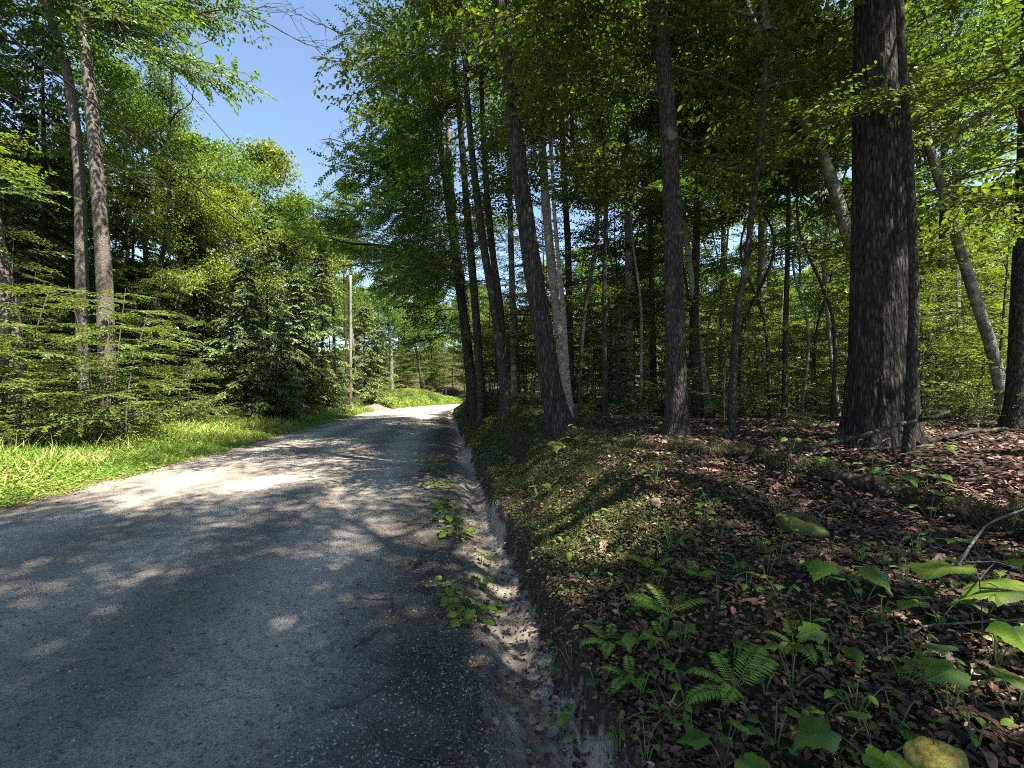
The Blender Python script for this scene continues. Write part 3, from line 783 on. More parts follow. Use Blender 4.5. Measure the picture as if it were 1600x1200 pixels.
def bare_part(root, p0, d, L, r, seed, mat=None):
    mb = MB(); bare(mb, (0, 0, 0), d, L, r, 0, np.random.default_rng(seed))
    return put('branch', mb.mesh('bare_branch', mat or M['twig'], True), root, tuple(p0))
for k, (h, d, L) in enumerate([(15.6, (.35, 0, .9), 1.4), (11.3, (-.8, .1, .35), 2.2), (11.0, (.8, .1, .3), 1.3), (9.6, (.8, 0, .45), 1.4), (12.6, (-.7, .1, .6), 2.0), (9.0, (-.8, .2, .2), 1.2), (14.6, (-.45, 0, .8), 1.3), (13.6, (.6, .1, .7), 1.5)]):
    i = int(np.argmin(abs(DP[:, 2] - h + .3)))
    bare_part(dead, DP[i], d, L, .045, 100 + k, M['darkbark'])

tree('maple_tree', 'tall yellow-green maple rising above the dark hemlocks', [(412, 620), (406, 520), (402, 408)], 31, 10, M['darkbark'], top=8.0, crown=3, cs=.95)
tree('maple_tree', 'green maple right of the tallest yellow-green maple', [(468, 620), (462, 520), (456, 455)], 34, 9, M['darkbark'], top=8.5, crown=0, cs=.75)
tree('maple_tree', 'broad crown left of the yellow-green maple behind the snag', [(330, 620), (326, 500), (322, 420)], 27, 10, M['darkbark'], top=8.5, crown=1, cs=.9)
tree('maple_tree', 'sunlit leafy tree directly behind the dead snag', [(230, 600), (232, 480), (226, 380)], 24, 11, M['greybark'], top=8.0, crown=3, cs=.95)
tree('maple_tree', 'leafy tree filling the gap behind the two left trunks', [(190, 600), (196, 480), (200, 380)], 21, 9, M['darkbark'], top=7, crown=1, cs=.95)
tree('maple_tree', 'thin pale trunk just left of the near utility pole', [(541, 640), (540, 520), (536, 400)], 37, 4, M['darkbark'], top=13.5, crown=0, cs=.62)
tree('maple_tree', 'forked tree rising directly behind the near utility pole', [(556, 640), (552, 540), (545, 470), (548, 420)], 39, 5, M['greybark'], top=12, crown=3, cs=.55)
tree('maple_tree', 'pale trunk on the sunlit grass mound beside the bend', [(612, 628), (611, 560), (608, 510)], 50, 7, M['greybark'], top=9, crown=0, cs=.75)
tree('maple_tree', 'small leaning tree beyond the far utility pole', [(662, 622), (656, 580), (650, 545)], 62, 6, M['darkbark'], top=8, crown=1, cs=.75)

def conifer(label, u, Y, k, s, rz=0):
    x = (u - CU) / F * Y
    o = thing('hemlock_tree', label, 'tree', (x, Y, hz(x, Y) - .05), rz, None)
    put('trunk', HEM[k][0], o, s=s); put('crown', HEM[k][1], o, s=s)
    return o
for q, (u_, Y_, k_, s_, t_) in enumerate([(365, 24, 3, .8, 5), (440, 30, 1, .8, 6), (492, 33, 3, .75, 6.5), (525, 38, 1, .75, 7), (285, 21, 3, .75, 5)]):
    x_ = (u_ - CU) / F * Y_
    tree('maple_tree', ['leafy young maple in front of the hemlock row', 'mid-height maple poking out among the hemlocks', 'yellow-green maple close left of the near utility pole', 'leafy maple behind the near utility pole at left', 'bright young maple below the dead snag'][q],
         [(u_, 630), (u_ - 3, 540), (u_ - 4, 480)], Y_, 7, M['darkbark'], top=t_, crown=k_, cs=s_)
conifer('front hemlock with bright drooping tips beside the left verge', 385, 20, 1, .82, .3)
conifer('tall dark hemlock below the yellow-green maple', 420, 26, 0, .88, 1.3)
conifer('dark hemlock immediately left of the near utility pole', 505, 30, 0, .86, 2.2)
conifer('short dark hemlock in the middle of the hemlock row', 468, 28, 1, .95, 3.2)
conifer('hemlock under the snag at the left', 300, 22, 0, .9, 4.1)
conifer('tall shadowy hemlock behind the two left trunks', 70, 17, 2, .95, .7)
conifer('shadowy hemlock behind the left edge trunk', -20, 16, 2, .9, 2.7)
conifer('shadowy hemlock between the left trunks and the snag', 205, 19.5, 0, .85, 5.3)
for q, (u_, Y_, k_, s_) in enumerate([(20, 19, 0, .85), (110, 20, 2, .8), (160, 22, 0, .95), (250, 23, 1, .9), (345, 26, 1, 1.0), (-60, 18, 0, .9)]):
    conifer('dim hemlock of the second row at left, %s from the left edge' % ['second', 'third', 'fourth', 'fifth', 'sixth', 'first'][q], u_, Y_, k_, s_, q * 1.7)
conifer('small hemlock with feathery tips at the foot of the row', 440, 21, 1, .55, 2.5)
conifer('hemlock right behind the near utility pole', 570, 40, 1, 1.0, 1.1)
conifer('hemlock on the far side of the grass mound', 590, 55, 1, 1.1, 3.1)

# ---- the woods behind, and the unseen shade trees added round the camera
def simple_tree(x, y, label, group, k, cs, H, bark, w, name='forest_tree', nb=3, zb=(3, 9)):
    base = np.array([x, y, hz(x, y)])
    r = np.random.default_rng(int(abs(x * 131 + y * 977)) + 5)
    pts = np.array([[0, 0, -.15], [r.normal(0, .2), r.normal(0, .2), H * .35], [r.normal(0, .45), r.normal(0, .45), H * .7], [r.normal(0, .6), r.normal(0, .6), H]])
    k = far_kind(k, y)
    root = thing(name, label, 'tree', tuple(base), 0, group)
    me, P = trunk_mesh(pts, w, None, bark, 12, .08, 7, .3, .4, seed=int(r.integers(1, 90)))
    put('trunk', me, root)
    rot = (0, 0, float(r.uniform(0, 6.28)))
    put('branchwork', CROWN[k][0], root, tuple(P[-1]), rot, cs)
    put('crown', CROWN[k][1], root, tuple(P[-1]), rot, cs)
    for i in range(nb):
        h = r.uniform(*zb); j = int(np.argmin(abs(P[:, 2] - h)))
        add_bough(root, tuple(P[j]), float(r.uniform(0, 6.28)), float(r.uniform(.8, 1.5)), int(r.integers(0, 5)))
    return root

barks = [M['darkbark'], M['greybark'], M['darkbark'], M['palebark']]
pr = np.random.default_rng(2024)
placed = []
def far_enough(x, y, d):
    return all((x - a) ** 2 + (y - b) ** 2 > d * d for a, b in placed)

# unseen trees added right of the camera so their crowns shade road and bank
for (x, y, k, cs, H, w) in [(5.2, -.8, 5, .75, 8.5, .2), (3.6, 2.2, 4, .85, 8.5, .18), (9.5, 2.4, 5, .85, 9, .2), (7.8, -3.8, 5, .7, 8.5, .2), (3.6, -4.4, 0, .9, 8, .18), (3.2, -7.5, 4, 1.15, 8.5, .2), (.9, -1.5, 0, .9, 8, .2)]:
    simple_tree(x, y, '%s added unseen shade tree beside the camera, counted along the bank' % ['first', 'second', 'third', 'fourth', 'fifth', 'sixth', 'seventh', 'eighth'][len(placed)], 'added unseen shade trees beside the camera', k, cs, H, M['darkbark'], w, nb=2, zb=(5, 8))
    placed.append((x, y))

n = 0
while n < 54:
    y = pr.uniform(36, 80) if n > 7 else pr.uniform(16, 30); x = pr.uniform(-1, 1.3 * y)
    s = x - float(cen(y))
    if s < 5 or x > 1.25 * y or not far_enough(x, y, 3.0): continue
    if x > 15 and y < 33 and x > .72 * y: continue                     # the sunlit clearing
    placed.append((x, y)); n += 1
    simple_tree(x, y, 'slender tree in the woods right of the road', 'background trees in the right woods', [3, 4, 5, 5, 4, 1][int(pr.integers(0, 6))], pr.uniform(.65, .95), pr.uniform(7, 12), barks[int(pr.integers(0, 4))], pr.uniform(.06, .13), nb=int(pr.integers(2, 5)))
n = 0
while n < 60:
    y = pr.uniform(14, 90); x = pr.uniform(-1.35 * y, -8)
    d = -(x - float(cen(y))) - ROADW
    if d < 9 or not far_enough(x, y, 3.2): continue
    placed.append((x, y)); n += 1
    if pr.random() < .5:
        o = thing('hemlock_tree', 'hemlock deep in the woods left of the road', 'tree', (x, y, hz(x, y) - .05), pr.uniform(0, 6), 'background hemlocks in the left woods')
        k = int(pr.integers(0, 3)); s = pr.uniform(.7, 1.0) * min(1., (.5 * y + 1.6) / 13)
        put('trunk', HEM[k][0], o, s=s); put('crown', HEM[k][1], o, s=s)
    else:
        simple_tree(x, y, 'leafy tree in the woods left of the road', 'background trees in the left woods', int(pr.integers(0, 4)), .8, float(np.clip(.55 * y + 1.6 - 8.5, 1.5, pr.uniform(6, 10))), barks[int(pr.integers(0, 3))], pr.uniform(.08, .16))
n = 0
while n < 46:
    y = pr.uniform(40, 75); x = pr.uniform(0, 1.2 * y)
    if x - float(cen(y)) < 9 or not far_enough(x, y, 3.0): continue
    placed.append((x, y)); n += 1
    simple_tree(x, y, '', 'low leafy trees behind the right woods', [3, 1, 0][n % 3], pr.uniform(.8, 1.1), pr.uniform(1.0, 3.0), barks[int(pr.integers(0, 3))], .12, nb=0)
n = 0
while n < 70:
    y = pr.uniform(55, 125); x = pr.uniform(-1.25 * y, 1.25 * y)
    if abs(x - float(cen(y)) + 3) < 9 or not far_enough(x, y, 4.0): continue
    if -24 < x < -4 and y < 66: continue
    placed.append((x, y)); n += 1
    simple_tree(x, y, 'far tree closing the woods at the back', 'far trees at the back of the woods', int(pr.integers(0, 4)), pr.uniform(1.0, 1.3), pr.uniform(2.5, 6), barks[int(pr.integers(0, 3))], .15, nb=0)
n = 0
for (x, y) in [(-14, 70), (-8, 74), (-3, 70), (2, 66), (-20, 78), (-26, 84), (-6, 86), (3, 82), (-14, 90), (-32, 90), (10, 90), (-1, 98), (-20, 100), (-10, 104), (-6, 62), (14, 78), (22, 86)]:
    simple_tree(x, y, 'distant tree closing the view beyond the bend', 'distant trees beyond the bend', n % 4, .95, 4.5 + (n % 3) * 1.5, barks[n % 3], .14, nb=2); n += 1

# slim poles standing between the bigger trunks
for q in range(16):
    u = [905, 925, 945, 962, 1000, 1012, 1072, 1112, 1160, 1205, 1250, 1275, 1300, 1312, 1440, 1525][q]; Y = pr.uniform(9.5, 16)
    x = (u - CU) / F * Y
    placed.append((x, Y))
    simple_tree(x, Y, '%s slim pole-like stem from the left among the big trunks' % ['first', 'second', 'third', 'fourth', 'fifth', 'sixth', 'seventh', 'eighth', 'ninth', 'tenth', 'eleventh', 'twelfth', 'thirteenth', 'fourteenth', 'fifteenth', 'sixteenth'][q],
                'slim stems among the big trunks', 6 + q % 2, .40, pr.uniform(6.5, 9), barks[q % 3], pr.uniform(.035, .06), name='slim_tree', nb=3)
# understory
def sapling(x, y, k, s, label, group, rz=None, name='beech_sapling'):
    o = thing(name, label, 'sapling', (x, y, hz(x, y)), pr.uniform(0, 6.28) if rz is None else rz, group)
    k = k + 4 if y > 24 else k
    put('trunk', BEECH[k][0], o, s=s); put('crown', BEECH[k][1], o, s=s)
    return o
n = 0
while n < 150:
    y = pr.uniform(9, 60); x = pr.uniform(-4, 1.2 * y)
    s = x - float(cen(y))
    if s < 3.0 or (y < 12 and s < 5) or not far_enough(x, y, 1.1): continue
    u = CU + F * x / y
    k = [1, 3, 1, 2, 0][int(pr.integers(0, 5))]
    if y < 13: k = [2, 0][int(pr.integers(0, 2))]
    if u > 1180 and y > 14: k = [0, 2, 0, 1][int(pr.integers(0, 4))]
    placed.append((x, y)); n += 1
    sapling(x, y, k, pr.uniform(.7, 1.15), 'beech sapling with level leaf layers in the right woods', 'beech saplings in the right woods')
n = 0
while n < 38:
    Y = pr.uniform(11, 23); u = pr.uniform(880, 1590); x = (u - CU) / F * Y
    if not far_enough(x, Y, .7): continue
    placed.append((x, Y)); n += 1
    sapling(x, Y, [0, 2, 1, 0][n % 4], pr.uniform(.75, 1.1), '', 'leafy saplings between the right trunks')
for i in range(20):
    Y = pr.uniform(9.3, 12.2); u = pr.uniform(-30, 330); x = (u - CU) / F * Y
    if float(cen(Y)) - ROADW - x < 2.2: continue
    sapling(x, Y, [2, 0, 2][i % 3], pr.uniform(.6, .95), 'sunlit beech sapling in front of the left trunks', 'beech saplings before the left trunks')
for i in range(80):
    y = pr.uniform(58, 105); x = pr.uniform(-.33 * y, 4)
    if abs(x - float(cen(y)) + ROADW / 2) < ROADW / 2 + 1.5: continue
    sapling(x, y, [1, 3, 0][i % 3], pr.uniform(.8, 1.2), 'far sapling in the trees beyond the bend', 'saplings beyond the bend')
for i in range(22):
    y = pr.uniform(13, 34); x = float(cen(y)) + pr.uniform(1.6, 4.5)
    sapling(x, y, [1, 3, 0, 1][i % 4], pr.uniform(.6, .95), 'leafy sapling screening the trunks along the bank top', 'saplings along the bank top')
n = 0
while n < 80:
    y = pr.uniform(9.5, 50); d = pr.uniform(2.6, 12)
    x = float(cen(y)) - ROADW - d
    if x < -1.3 * y or not far_enough(x, y, .9): continue
    placed.append((x, y)); n += 1
    k = 2 if d < 5 else [0, 0, 1][int(pr.integers(0, 3))]
    sapling(x, y, k, pr.uniform(.7, 1.1), 'bright beech sapling along the left woodland edge', 'beech saplings along the left verge')
def shrub(x, y, k, s, label, group):
    o = thing('shrub', label, 'shrub', (x, y, hz(x, y)), pr.uniform(0, 6.28), group)
    put('stem_cluster', SHRUB[k][0], o, s=s); put('foliage', SHRUB[k][1], o, s=s)
    return o
for i in range(60):
    y = pr.uniform(7.5, 45); d = pr.uniform(1.6, 4.2) + .3
    shrub(float(cen(y)) - ROADW - d, y, [0, 2, 2, 0, 1][i % 5], pr.uniform(.5, 1.0), 'low leafy shrub at the back of the left verge', 'shrubs along the left verge')
for i in range(70):
    y = pr.uniform(8, 32); x = pr.uniform(float(cen(y)) + 3.5, 1.2 * y)
    shrub(x, y, [0, 1, 2][i % 3], pr.uniform(.4, .9), 'knee-high leafy shrub on the right forest floor', 'shrubs in the right woods')
for i in range(34):
    y = pr.uniform(10, 34); x = float(cen(y)) + pr.uniform(.9, 2.8)
    shrub(x, y, [0, 1, 2][i % 3], pr.uniform(.35, .7), 'small leafy shrub on the mossy road bank', 'shrubs on the mossy bank')
for i in range(26):
    y = pr.uniform(40, 62); x = pr.uniform(-17, -8)
    if -(x - float(cen(y))) < ROADW + 1: continue
    shrub(x, y, [2, 0][i % 2], pr.uniform(.7, 1.2), 'sunlit yellow-green shrub on the grass mound', 'shrubs on the grass mound')

# arching bough over the road, and bare twigs against the sky
arch = tree('maple_tree', 'tree whose arching limb reaches over the road', [(738, 622), (730, 540), (722, 450), (712, 380)], 20.5, 17, M['darkbark'], top=13, crown=1, cs=.95, boughs=rb(8, 5, 9.5, 1.0, 1.4, (4, 0), az=3.1, spread=1.3) + rb(8, 5, 11, .8, 1.2, (4, 2)))[0]
bp = np.array([W(722, 452, 20.5), W(690, 415, 20.3), W(640, 396, 20), W(590, 383, 19.8), (W(545, 380, 19.5)), W(515, 372, 19.3)]) - np.array(arch.location)
P = spline(bp, 24)
V, Q = tube(P, np.linspace(.13, .03, 24), 8)
limb = put('limb', mk('arching_limb', V, Q, M['darkbark'], True), arch)
for i in (7, 10, 12, 14, 16, 18, 20, 21, 22, 23):
    for a in (1.4, -1.4, 2.6):
        b = put('foliage', BOUGH[4][1], limb, tuple(P[i]), (random.uniform(-.3, .3), random.uniform(-.3, .1), a + random.uniform(-.5, .5)), random.uniform(.5, .9))

# ------------------------------------------------------------------ utility poles and wires
def pole_mat():
    m, nt, out = nodes_of('pole_wood')
    tc = N(nt, 'ShaderNodeTexCoord'); sx = N(nt, 'ShaderNodeSeparateXYZ'); nt.links.new(tc.outputs['Object'], sx.inputs[0])
    mp = N(nt, 'ShaderNodeMapping'); mp.inputs['Scale'].default_value = (14, 14, .7); nt.links.new(tc.outputs['Object'], mp.inputs[0])
    n1 = N(nt, 'ShaderNodeTexNoise', i_Scale=2, i_Detail=6); nt.links.new(mp.outputs[0], n1.inputs['Vector'])
    ad = N(nt, 'ShaderNodeMath', operation='MULTIPLY_ADD', i_1=1.5); nt.links.new(n1.outputs[0], ad.inputs[0]); nt.links.new(sx.outputs[2], ad.inputs[2])
    mr = N(nt, 'ShaderNodeMapRange', i_1=0.0, i_2=7.0); nt.links.new(ad.outputs[0], mr.inputs[0])
    r = ramp(nt, [(.0, (.035, .022, .015)), (.35, (.13, .065, .035)), (.62, (.13, .10, .08)), (.75, (.19, .17, .15))]); nt.links.new(mr.outputs[0], r.inputs[0])
    p = N(nt, 'ShaderNodeBsdfPrincipled', i_Roughness=.85); nt.links.new(r.outputs[0], p.inputs['Base Color'])
    b = N(nt, 'ShaderNodeBump', i_Strength=.4, i_Distance=.01); nt.links.new(n1.outputs[0], b.inputs['Height']); nt.links.new(b.outputs[0], p.inputs['Normal'])
    nt.links.new(p.outputs[0], out.inputs[0]); return m
M['pole'] = pole_mat()
M['metal'] = simple_mat('galvanised_metal', [(.3, (.2, .2, .2)), (.7, (.4, .4, .4))], rough=.5, bump=0)
M['ceramic'] = simple_mat('brown_insulator_glaze', [(.3, (.12, .05, .03)), (.7, (.2, .09, .05))], rough=.25, bump=0)
M['wire'] = simple_mat('black_wire', [(.3, (.012, .012, .013)), (.7, (.03, .03, .03))], rough=.6, bump=0)
def pole(label, x, y, H):
    o = thing('utility_pole', label, 'utility pole', (x, y, hz(x, y)), 0, 'utility poles along the road')
    P = np.stack([np.zeros(12), np.zeros(12), np.linspace(-.3, H, 12)], -1)
    put('pole', mk('pole', *tube(np.vstack([P, [[0, 0, H + .01]]]), np.r_[np.linspace(.12, .08, 12), .01], 14), M['pole'], True), o)
    ins = np.array([[0, 0, 0], [0, 0, .05], [0, 0, .06], [0, 0, .12], [0, 0, .14], [0, 0, .2], [0, 0, .23]])
    put('insulator', mk('insulator', *tube(ins, np.array([.015, .015, .06, .06, .04, .05, .02]), 12), M['ceramic'], True), o, (0, 0, H + .02))
    for zz in (2.2, 3.1):
        pb = np.array([[0, 0, 0], [.02, 0, 0], [.16, 0, 0], [.20, 0, .03], [.20, 0, .10]])
        put('wire_bracket', mk('bracket', *tube(pb, np.array([.03, .018, .018, .022, .01]), 8), M['metal'], True), o, (.08, 0, H - zz))
    return o
PX, PY = -12.25, 33.0
pole('near brown utility pole beside the left verge', PX, PY, 10.3)
pole('far pale utility pole beyond the bend', -19.6, 80.0, 10.0)
pole('utility pole beside the road behind the camera', -4.2, -17.0, 10.0)
def wire(label, z0, z1, z2, sag, r, dx=0.):
    pts = []
    A, B, C = np.array([PX + dx, PY, hz(PX, PY) + z0]), np.array([-4.2 + dx, -17., z1]), np.array([-19.6 + dx, 80., z2])
    for (p, q, sg) in ((C, A, sag), (A, B, sag)):
        t = np.linspace(0, 1, 40)[:, None]
        c = p + (q - p) * t; c[:, 2] -= 4 * sg * (t * (1 - t))[:, 0]
        pts.append(c if p is C else c[1:])
    V, Q = tube(np.vstack(pts), np.full(79, r), 5)
    tag(link('overhead_wire', mk('wire', V, Q, M['wire'], True)), label, 'wire', 'overhead wires beside the road')
wire('topmost thin overhead wire on the pole tops', 10.55, 10.5, 10.6, .8, .009)
wire('thick overhead cable below the topmost wire at upper left', 8.15, 7.9, 8.5, 1.0, .017, .28)
wire('lowest overhead cable crossing the left trunks', 7.25, 7.0, 7.5, 1.0, .012, .28)

# ------------------------------------------------------------------ dirt pile beside the bend
M['dirt'] = simple_mat('pinkish_dirt', [(.3, (.07, .048, .038)), (.5, (.15, .11, .088)), (.75, (.25, .20, .165))], scale=14, bump=.8, dist=.05)
gx, gy = np.meshgrid(np.linspace(-2.4, 2.4, 60), np.linspace(-1.6, 1.6, 44))
X0, Y0 = -11.75, 37.5
zz = .5 * np.exp(-((gx / 1.1) ** 2 + (gy / .75) ** 2)) * (1 + .5 * (vnoise(gx * 2, gy * 2, 71) - .5)) + .12 * (vnoise(gx * 6, gy * 6, 72) - .5) * np.exp(-((gx / 1.5) ** 2 + (gy / 1) ** 2))
V = np.stack([gx, gy, height(gx + X0, gy + Y0) - hz(X0, Y0) + zz - .03], -1).reshape(-1, 3)
i, j = np.meshgrid(np.arange(43), np.arange(59), indexing='ij')
Q = np.stack([i * 60 + j, i * 60 + j + 1, (i + 1) * 60 + j + 1, (i + 1) * 60 + j], -1).reshape(-1, 4)
dp = tag(link('dirt_pile', mk('dirt_pile', V, Q, M['dirt'], True)), 'low pinkish dirt pile at the road edge before the bend', 'dirt pile')
dp.location = (X0, Y0, hz(X0, Y0))

# ------------------------------------------------------------------ ground cover
gr = np.random.default_rng(77)
def scatter(n, f):
    """n random (s, y) pairs from f, as ground points"""
    s, y = f(n)
    x = cen(y) + s / .987
    return np.stack([x, y, height(x, y)], -1)
def gy_(n, a, b):                                   # denser near the camera
    t = gr.random(n); return a * (b / a) ** t
def rdir(n, up):
    th = gr.random(n) * 2 * np.pi
    return np.stack([np.cos(th), np.sin(th), np.full(n, 0.)], -1) + np.array([0, 0, 1.]) * np.asarray(up).reshape(-1, 1)

# left verge: grass blades and small herb leaves
mb = MB()
n = 52000
P = scatter(n, lambda n: (-ROADW + .22 - 4.2 * gr.random(n) ** 1.3, gy_(n, 4.2, 75)))
kp = (cen(P[:, 1]) - ROADW - P[:, 0] + .75 * (vnoise(P[:, 1] * 1.7, P[:, 0] * .8, 35) - .5)) > .06
P = P[kp]; n = len(P)
dens = vnoise(P[:, 0] * .9, P[:, 1] * .9, 31)
hgt = (.10 + .20 * dens) * gr.uniform(.6, 1.3, n) * np.clip(.45 + (cen(P[:, 1]) - ROADW - P[:, 0]) * .55, .35, 1.25)
sz = np.clip(P[:, 1] / 14, .8, 2.5)
add_leaves(mb, P - [0, 0, .02], rdir(n, gr.uniform(.5, 2.5, n)), rdir(n, gr.uniform(.2, 1, n)), hgt * np.clip(sz, .9, 1.5), np.clip(dens * .6 + gr.random(n) * .5, 0, 1), wr=.09, fold=0, droop=.25)
n = 62000
P = scatter(n, lambda n: (-ROADW + .25 - 4.6 * gr.random(n) ** 1.1, gy_(n, 4.2, 80)))
kp = (cen(P[:, 1]) - ROADW - P[:, 0] + .75 * (vnoise(P[:, 1] * 1.7, P[:, 0] * .8, 35) - .5)) > .06
P = P[kp]; n = len(P)
dens = vnoise(P[:, 0] * .7, P[:, 1] * .7, 33)
d = (cen(P[:, 1]) - ROADW - P[:, 0])
P[:, 2] += gr.random(n) * (.05 + .30 * dens) * np.clip(d * .6, .05, 1.3)
add_leaves(mb, P, rdir(n, gr.uniform(-.3, .5, n)), np.array([0, 0, 1.]) + gr.normal(0, .4, (n, 3)), gr.uniform(.035, .075, n) * np.clip(P[:, 1] / 16, .9, 2.0), np.clip(dens * .8 + gr.random(n) * .4 - .05, 0, 1), wr=.7)
n = 1500
P = scatter(n, lambda n: (-ROADW - .5 - 3.6 * gr.random(n), gy_(n, 4.5, 50)))
add_leaves(mb, P, rdir(n, gr.uniform(1.5, 4, n)), rdir(n, gr.uniform(.1, .5, n)), gr.uniform(.25, .6, n), np.where(gr.random(n) < .5, 1., .6), wr=.035, fold=0, droop=.3)
n = 12000                                            # the mound beside the bend
x = gr.uniform(-19, -6, n); y = gr.uniform(40, 64, n)
k = -(x - cen(y)) * .987 > ROADW + .3
x, y = x[k], y[k]; n = len(x)
P = np.stack([x, y, height(x, y) + gr.random(n) * .35], -1)
add_leaves(mb, P, rdir(n, gr.uniform(-.2, 1.2, n)), np.array([0, 0, 1.]) + gr.normal(0, .5, (n, 3)), gr.uniform(.12, .3, n), np.clip(gr.random(n) * .6 + .4, 0, 1), wr=.4)
stuff('verge_grass', mb.mesh('verge_grass', M['grass']), 'bright green grass and herbs on the left verge', 'grass')

# mossy bank: countless small dark leaves
mb = MB()
n = 120000
P = scatter(n, lambda n: (.16 + 2.9 * gr.random(n) ** 1.15, gy_(n, 1.3, 40)))
den = vnoise(P[:, 0] * 1.6, P[:, 1] * 1.6, 41); s_ = (P[:, 0] - cen(P[:, 1])) + .9 * (vnoise(P[:, 0] * 1.1, P[:, 1] * 1.1, 44) - .5)
keep = (gr.random(n) < np.clip(sstep(1.8, 4.0, P[:, 1]) + .12, 0, 1)) & (gr.random(n) < 1.05 - sstep(.9, 1.9, s_ - .12 * np.clip(P[:, 1] - 4, 0, 8))) & (gr.random(n) < np.clip(.25 + 1.3 * den, 0, 1))
P = P[keep]; den = den[keep]; n = len(P)
P[:, 2] += gr.random(n) * .05
add_leaves(mb, P, rdir(n, gr.uniform(-.2, .6, n)), np.array([-.2, 0, 1.]) + gr.normal(0, .45, (n, 3)), gr.uniform(.018, .042, n) * np.clip(P[:, 1] / 7, .8, 2.2), np.clip(den * .7 + gr.random(n) * .4, 0, 1), wr=.62)
n = 9000
P = scatter(n, lambda n: (.3 + 2.6 * gr.random(n), gy_(n, 3.2, 30)))
add_leaves(mb, P, rdir(n, gr.uniform(.5, 2, n)), rdir(n, gr.uniform(.2, 1, n)), gr.uniform(.04, .10, n), gr.random(n), wr=.12, fold=0, droop=.2)
stuff('bank_moss', mb.mesh('bank_moss', M['bankleaf']), 'dark olive moss and tiny leaves covering the road bank', 'moss')

# leaf litter
mb = MB()
def litter(n, f, lo, hi, bias=0.):
    P = scatter(n, f)
    P[:, 2] += gr.random(n) * .02 + .004
    a = np.clip(gr.beta(1.6, 2.2, n) + bias + .35 * (vnoise(P[:, 0] * 1.5, P[:, 1] * 1.5, 55) - .5), 0, 1)
    add_leaves(mb, P, rdir(n, gr.normal(0, .3, n)), np.array([0, 0, 1.]) + gr.normal(0, .25, (n, 3)), gr.uniform(lo, hi, n), a, wr=.62, hexa=True, fold=.13, droop=.12)
litter(24000, lambda n: (.2 + 4.2 * gr.random(n), gy_(n, .9, 3.6)), .016, .055)
litter(9000, lambda n: (1.3 + 3.4 * gr.random(n) ** .8, gy_(n, 3.0, 5.5)), .03, .065)
litter(3000, lambda n: (.2 + 1.5 * gr.random(n), gy_(n, 2.6, 8)), .025, .06)
litter(16000, lambda n: (2.0 + 8 * gr.random(n), gy_(n, 3.5, 14)), .05, .10)
litter(9000, lambda n: (2.5 + 16 * gr.random(n), gy_(n, 9, 26)), .08, .15)
litter(3200, lambda n: (.05 + .5 * gr.random(n), gy_(n, 1.2, 9)), .012, .04, -.1)
litter(700, lambda n: (gr.normal(-.05, .16, n), gy_(n, 1.2, 7)), .02, .05, .1)
litter(500, lambda n: (-.2 - 1.2 * gr.random(n) ** 2, gy_(n, 1.2, 6)), .012, .03, .1)
litter(2200, lambda n: (-ROADW + .05 + gr.normal(0, .2, n), gy_(n, 4.5, 30)), .02, .055, .1)
litter(2500, lambda n: (-ROADW - 2.5 - 8 * gr.random(n), gy_(n, 8, 30)), .08, .14)
stuff('leaf_litter', mb.mesh('leaf_litter', M['litter']), 'brown fallen leaf litter on the forest floor', 'leaf litter')

# pebbles on the road and its shoulder
M['pebble'] = attr_mat('pebble', [(.035, .03, .025), (.10, .088, .074), (.18, .16, .135), (.27, .24, .205), (.46, .42, .37)], rough=.85)
OCT = np.array([[1, 0, 0], [0, 1, 0], [-1, 0, 0], [0, -1, 0], [0, 0, 1.]])
OQ = np.array([[0, 1, 4, 4], [1, 2, 4, 4], [2, 3, 4, 4], [3, 0, 4, 4]])[:, :3]
def pebbles(n, f, lo, hi, pw=3):
    P = scatter(n, f)
    r = lo + (hi - lo) * gr.random(n) ** pw
    S = np.stack([r * gr.uniform(.7, 1.3, n), r * gr.uniform(.7, 1.3, n), r * gr.uniform(.4, .9, n)], -1)
    th = gr.random(n) * 6.28; c, s = np.cos(th), np.sin(th)
    V = OCT[None] * S[:, None, :] + gr.normal(0, .18, (n, 5, 3)) * r[:, None, None]
    V = np.stack([V[..., 0] * c[:, None] - V[..., 1] * s[:, None], V[..., 0] * s[:, None] + V[..., 1] * c[:, None], V[..., 2]], -1)
    V = V + P[:, None, :] - np.array([0, 0, .001])
    Q = (OQ[None] + 5 * np.arange(n)[:, None, None]).reshape(-1, 3)
    return V.reshape(-1, 3), Q, np.repeat(np.clip(gr.beta(2, 2.6, n), 0, 1), 4)
A = [pebbles(26000, lambda n: (-.22 - 1.1 * gr.random(n) ** 1.2, gy_(n, 1.25, 9)), .002, .0095, 2.6),
     pebbles(20000, lambda n: (-.9 - 3.8 * gr.random(n), gy_(n, 1.25, 9)), .002, .010, 3),
     pebbles(1500, lambda n: (gr.normal(0, .12, n), gy_(n, 1.25, 9)), .002, .009, 3),
     pebbles(160, lambda n: (-.3 - 4.5 * gr.random(n), gy_(n, 1.3, 7)), .006, .014, 2)]
off = 0; VV, QQ, AA = [], [], []
for V, Q, a in A:
    VV.append(V); QQ.append(Q + off); AA.append(a); off += len(V)
stuff('gravel', mk('gravel', np.concatenate(VV), np.concatenate(QQ), M['pebble'], False, np.concatenate(AA)), 'loose grey gravel scattered over the road surface', 'gravel')

